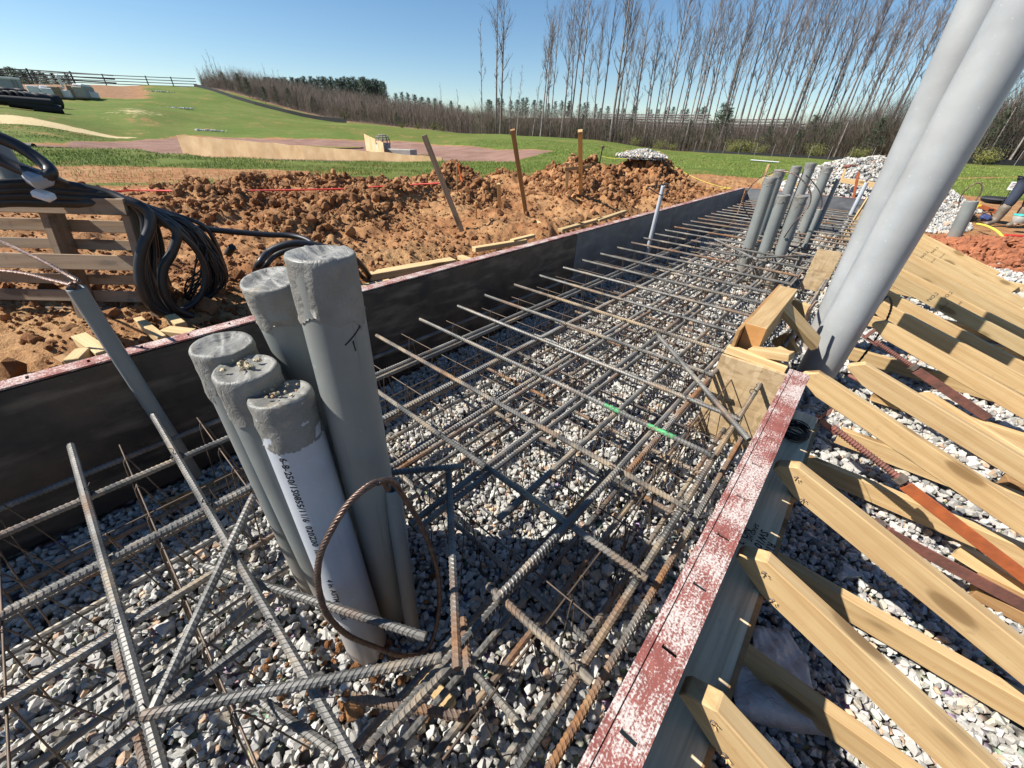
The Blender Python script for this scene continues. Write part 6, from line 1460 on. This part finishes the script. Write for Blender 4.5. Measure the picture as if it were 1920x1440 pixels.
skin_body('shirt', [(L_(hx, .10, 1.0), (.165, .135)), (L_(hx, .06, 1.14), (.175, .135)), (L_(hx, -.02, 1.35), (.19, .135)), (L_(hx, -.05, 1.44), .09), (L_(hx - .20, -.03, 1.38), .078), (L_(hx - .21, .01, 1.24), .066), (L_(hx + .20, -.03, 1.38), .078), (L_(hx + .25, -.09, 1.22), .066)], [(0, 1), (1, 2), (2, 3), (2, 4), (4, 5), (2, 6), (6, 7)], 'shirt', pr)
for (x, y, s_) in ((-.0, .02, 1), (hx + .175, .19, 1)):
    skin_body('boot', [(L_(x + .04 * (x < .1), y + .025, .44), .100), (L_(x + .02 * (x < .1), y + .01, .24), .088), (L_(x, y, .10), .080), (L_(x - .07, y - .09, .055), .058), (L_(x - .13, y - .17, .045), .045)], [(0, 1), (1, 2), (2, 3), (3, 4)], 'boot', pr)
m = MB(); m.lathe([(.0, .07), (.06, .06), (.098, .01), (.103, -.06), (.09, -.10)], 18, c=(hx, -.10, 1.74)); m.build('hair', M['hair'], pr)
for hx_, hy, hz, s_ in ((hx - .05, -.25, 1.06, -1), (hx + .215, -.44, .96, 1)):
    nodes = [(L_(hx_, hy + .02, hz), .028), (L_(hx_, hy - .06, hz - .02), .030)]; ed2 = [(0, 1)]
    for k in range(4):
        b = len(nodes); nodes += [(L_(hx_ - .03 + .02 * k, hy - .09, hz - .02), .010), (L_(hx_ - .032 + .021 * k, hy - .115 - .004 * (1.5 - abs(k - 1.5)), hz - .045), .009), (L_(hx_ - .03 + .02 * k, hy - .11, hz - .07), .008)]; ed2 += [(1, b), (b, b + 1), (b + 1, b + 2)]
    b = len(nodes); nodes += [(L_(hx_ - s_ * .04, hy - .03, hz - .01), .011), (L_(hx_ - s_ * .055, hy - .06, hz - .03), .009)]; ed2 += [(0, b), (b, b + 1)]
    skin_body('hand', nodes, ed2, 'skin', pr, 1)
for dx in (-.033, .033): m = MB(); m.lathe([(0, .012), (.01, .008), (.012, 0), (.006, -.008)], 8, c=(hx + dx, -.215, 1.70)); m.build('eye', M['ink'], pr)
m = MB(); m.tube([(hx, -.205, 1.70), (hx, -.232, 1.665), (hx, -.21, 1.655)], [.008, .014, .012], 6); m.build('nose', M['skin'], pr)
m = MB(); m.tube([(hx - .025, -.21, 1.625), (hx, -.216, 1.622), (hx + .025, -.21, 1.625)], .005, 5); m.build('mouth', M['rust'], pr)
for s_ in (-1, 1): m = MB(); m.lathe([(0, .02), (.02, .012), (.024, -.01), (.01, -.025)], 8, c=(hx + s_ * .098, -.10, 1.69)); m.build('ear', M['skin'], pr)
# tools on the stone behind him
def tool(u, v, D, parts, name, label, cat, rz=0.0):
    p = WD(u, v, D + 1.7); root = empty(name, p, rz); root.scale = (.85, .85, .85); tag(root, label, cat)
    for (pn, fn, mt) in parts:
        m = MB(); fn(m); m.build(pn, M[mt], root)
    return root
tool(1868, 378, 12.6, [('shell', lambda m: m.lathe([(0, .12), (.26, .11), (.32, .07), (.30, .0), (.18, -.05)], 24), 'silt'), ('rim', lambda m: m.tube([(.31 * math.cos(a), .31 * math.sin(a), .06) for a in np.linspace(0, 6.28, 24)], .02, 6), 'rail_dark')], 'basin', 'black rubber basin upside down behind the stub pipe', 'basin')
tool(1856, 393, 12.2, [('plank', lambda m: m.box((0, 0, 0), (.62, .06, .10), Matrix.Rotation(.25, 3, 'Y'), .01), 'orange'), ('vial', lambda m: m.box((.02, -.033, .0), (.10, .01, .05), None, .005), 'ink')], 'spirit_level', 'orange spirit level lying between stub pipe and boot', 'level', .1)
tool(1832, 385, 12.0, [('head', lambda m: [m.box((.05 * math.cos(k), 0, .05 * math.sin(k)), (.07, .05, .05), Matrix.Rotation(k, 3, 'Y'), .01) for k in (0, 1.3, 2.6, 3.9, 5.1)], 'lens_yellow'), ('clamp', lambda m: m.box((0, 0, -.08), (.06, .05, .08), None, .01), 'orange')], 'hand_tool', 'yellow and orange hand tool beside the stub pipe\'s top', 'tool')
tool(1846, 411, 11.9, [('bag', lambda m: m.box((0, 0, .04), (.22, .16, .15), Matrix.Rotation(.3, 3, 'Y'), .05), 'blue_cloth'), ('strap', lambda m: m.tube(spline([(-.1, 0, .1), (0, -.05, .17), (.1, 0, .08)], 6), .012, 5), 'ink')], 'tool_bag', 'blue tool bag on the stone beside the boot', 'bag')
tool(1908, 418, 11.4, [('tub', lambda m: m.lathe([(.10, 0), (.15, .16), (.14, .16), (.09, .01)], 20), 'grey_plastic'), ('lid', lambda m: m.lathe([(.0, .19), (.15, .185), (.16, .165), (.15, .155)], 20), 'teal')], 'bucket', 'grey bucket with a teal lid right of the boot', 'bucket')
tool(1790, 386, 12.5, [('ring', lambda m: m.tube([(.10 * math.cos(a), 0, .10 * math.sin(a)) for a in np.linspace(0, 6.28, 20)], .022, 6), 'orange')], 'tape_reel', 'small orange reel left of the stub pipe', 'reel')
m = MB(); m.tube(spline([W(1832, 420, .14), W(1850, 424, .16), W(1870, 434, .16), W(1885, 450, .10), W(1900, 462, .06), W(1940, 475, .05)], 8), .022, 6); tag(m.build('hose', M['string_yellow']), 'yellow hose snaking over the red clay', 'hose', 'yellow hoses')
m = MB(); m.tube(spline([W(1890, 452, .1), W(1900, 445, .1), W(1912, 452, .1), W(1940, 460, .1)], 8), .02, 6); tag(m.build('hose', M['string_yellow']), 'short yellow hose bend nearest the right edge', 'hose', 'yellow hoses')
m = MB(); m.tube([W(1884, 442, .14), W(1960, 446, .14)], .03, 8); tag(m.build('red_pipe', M['string_red']), 'red pipe lying past the yellow hose at the right edge', 'pipe')
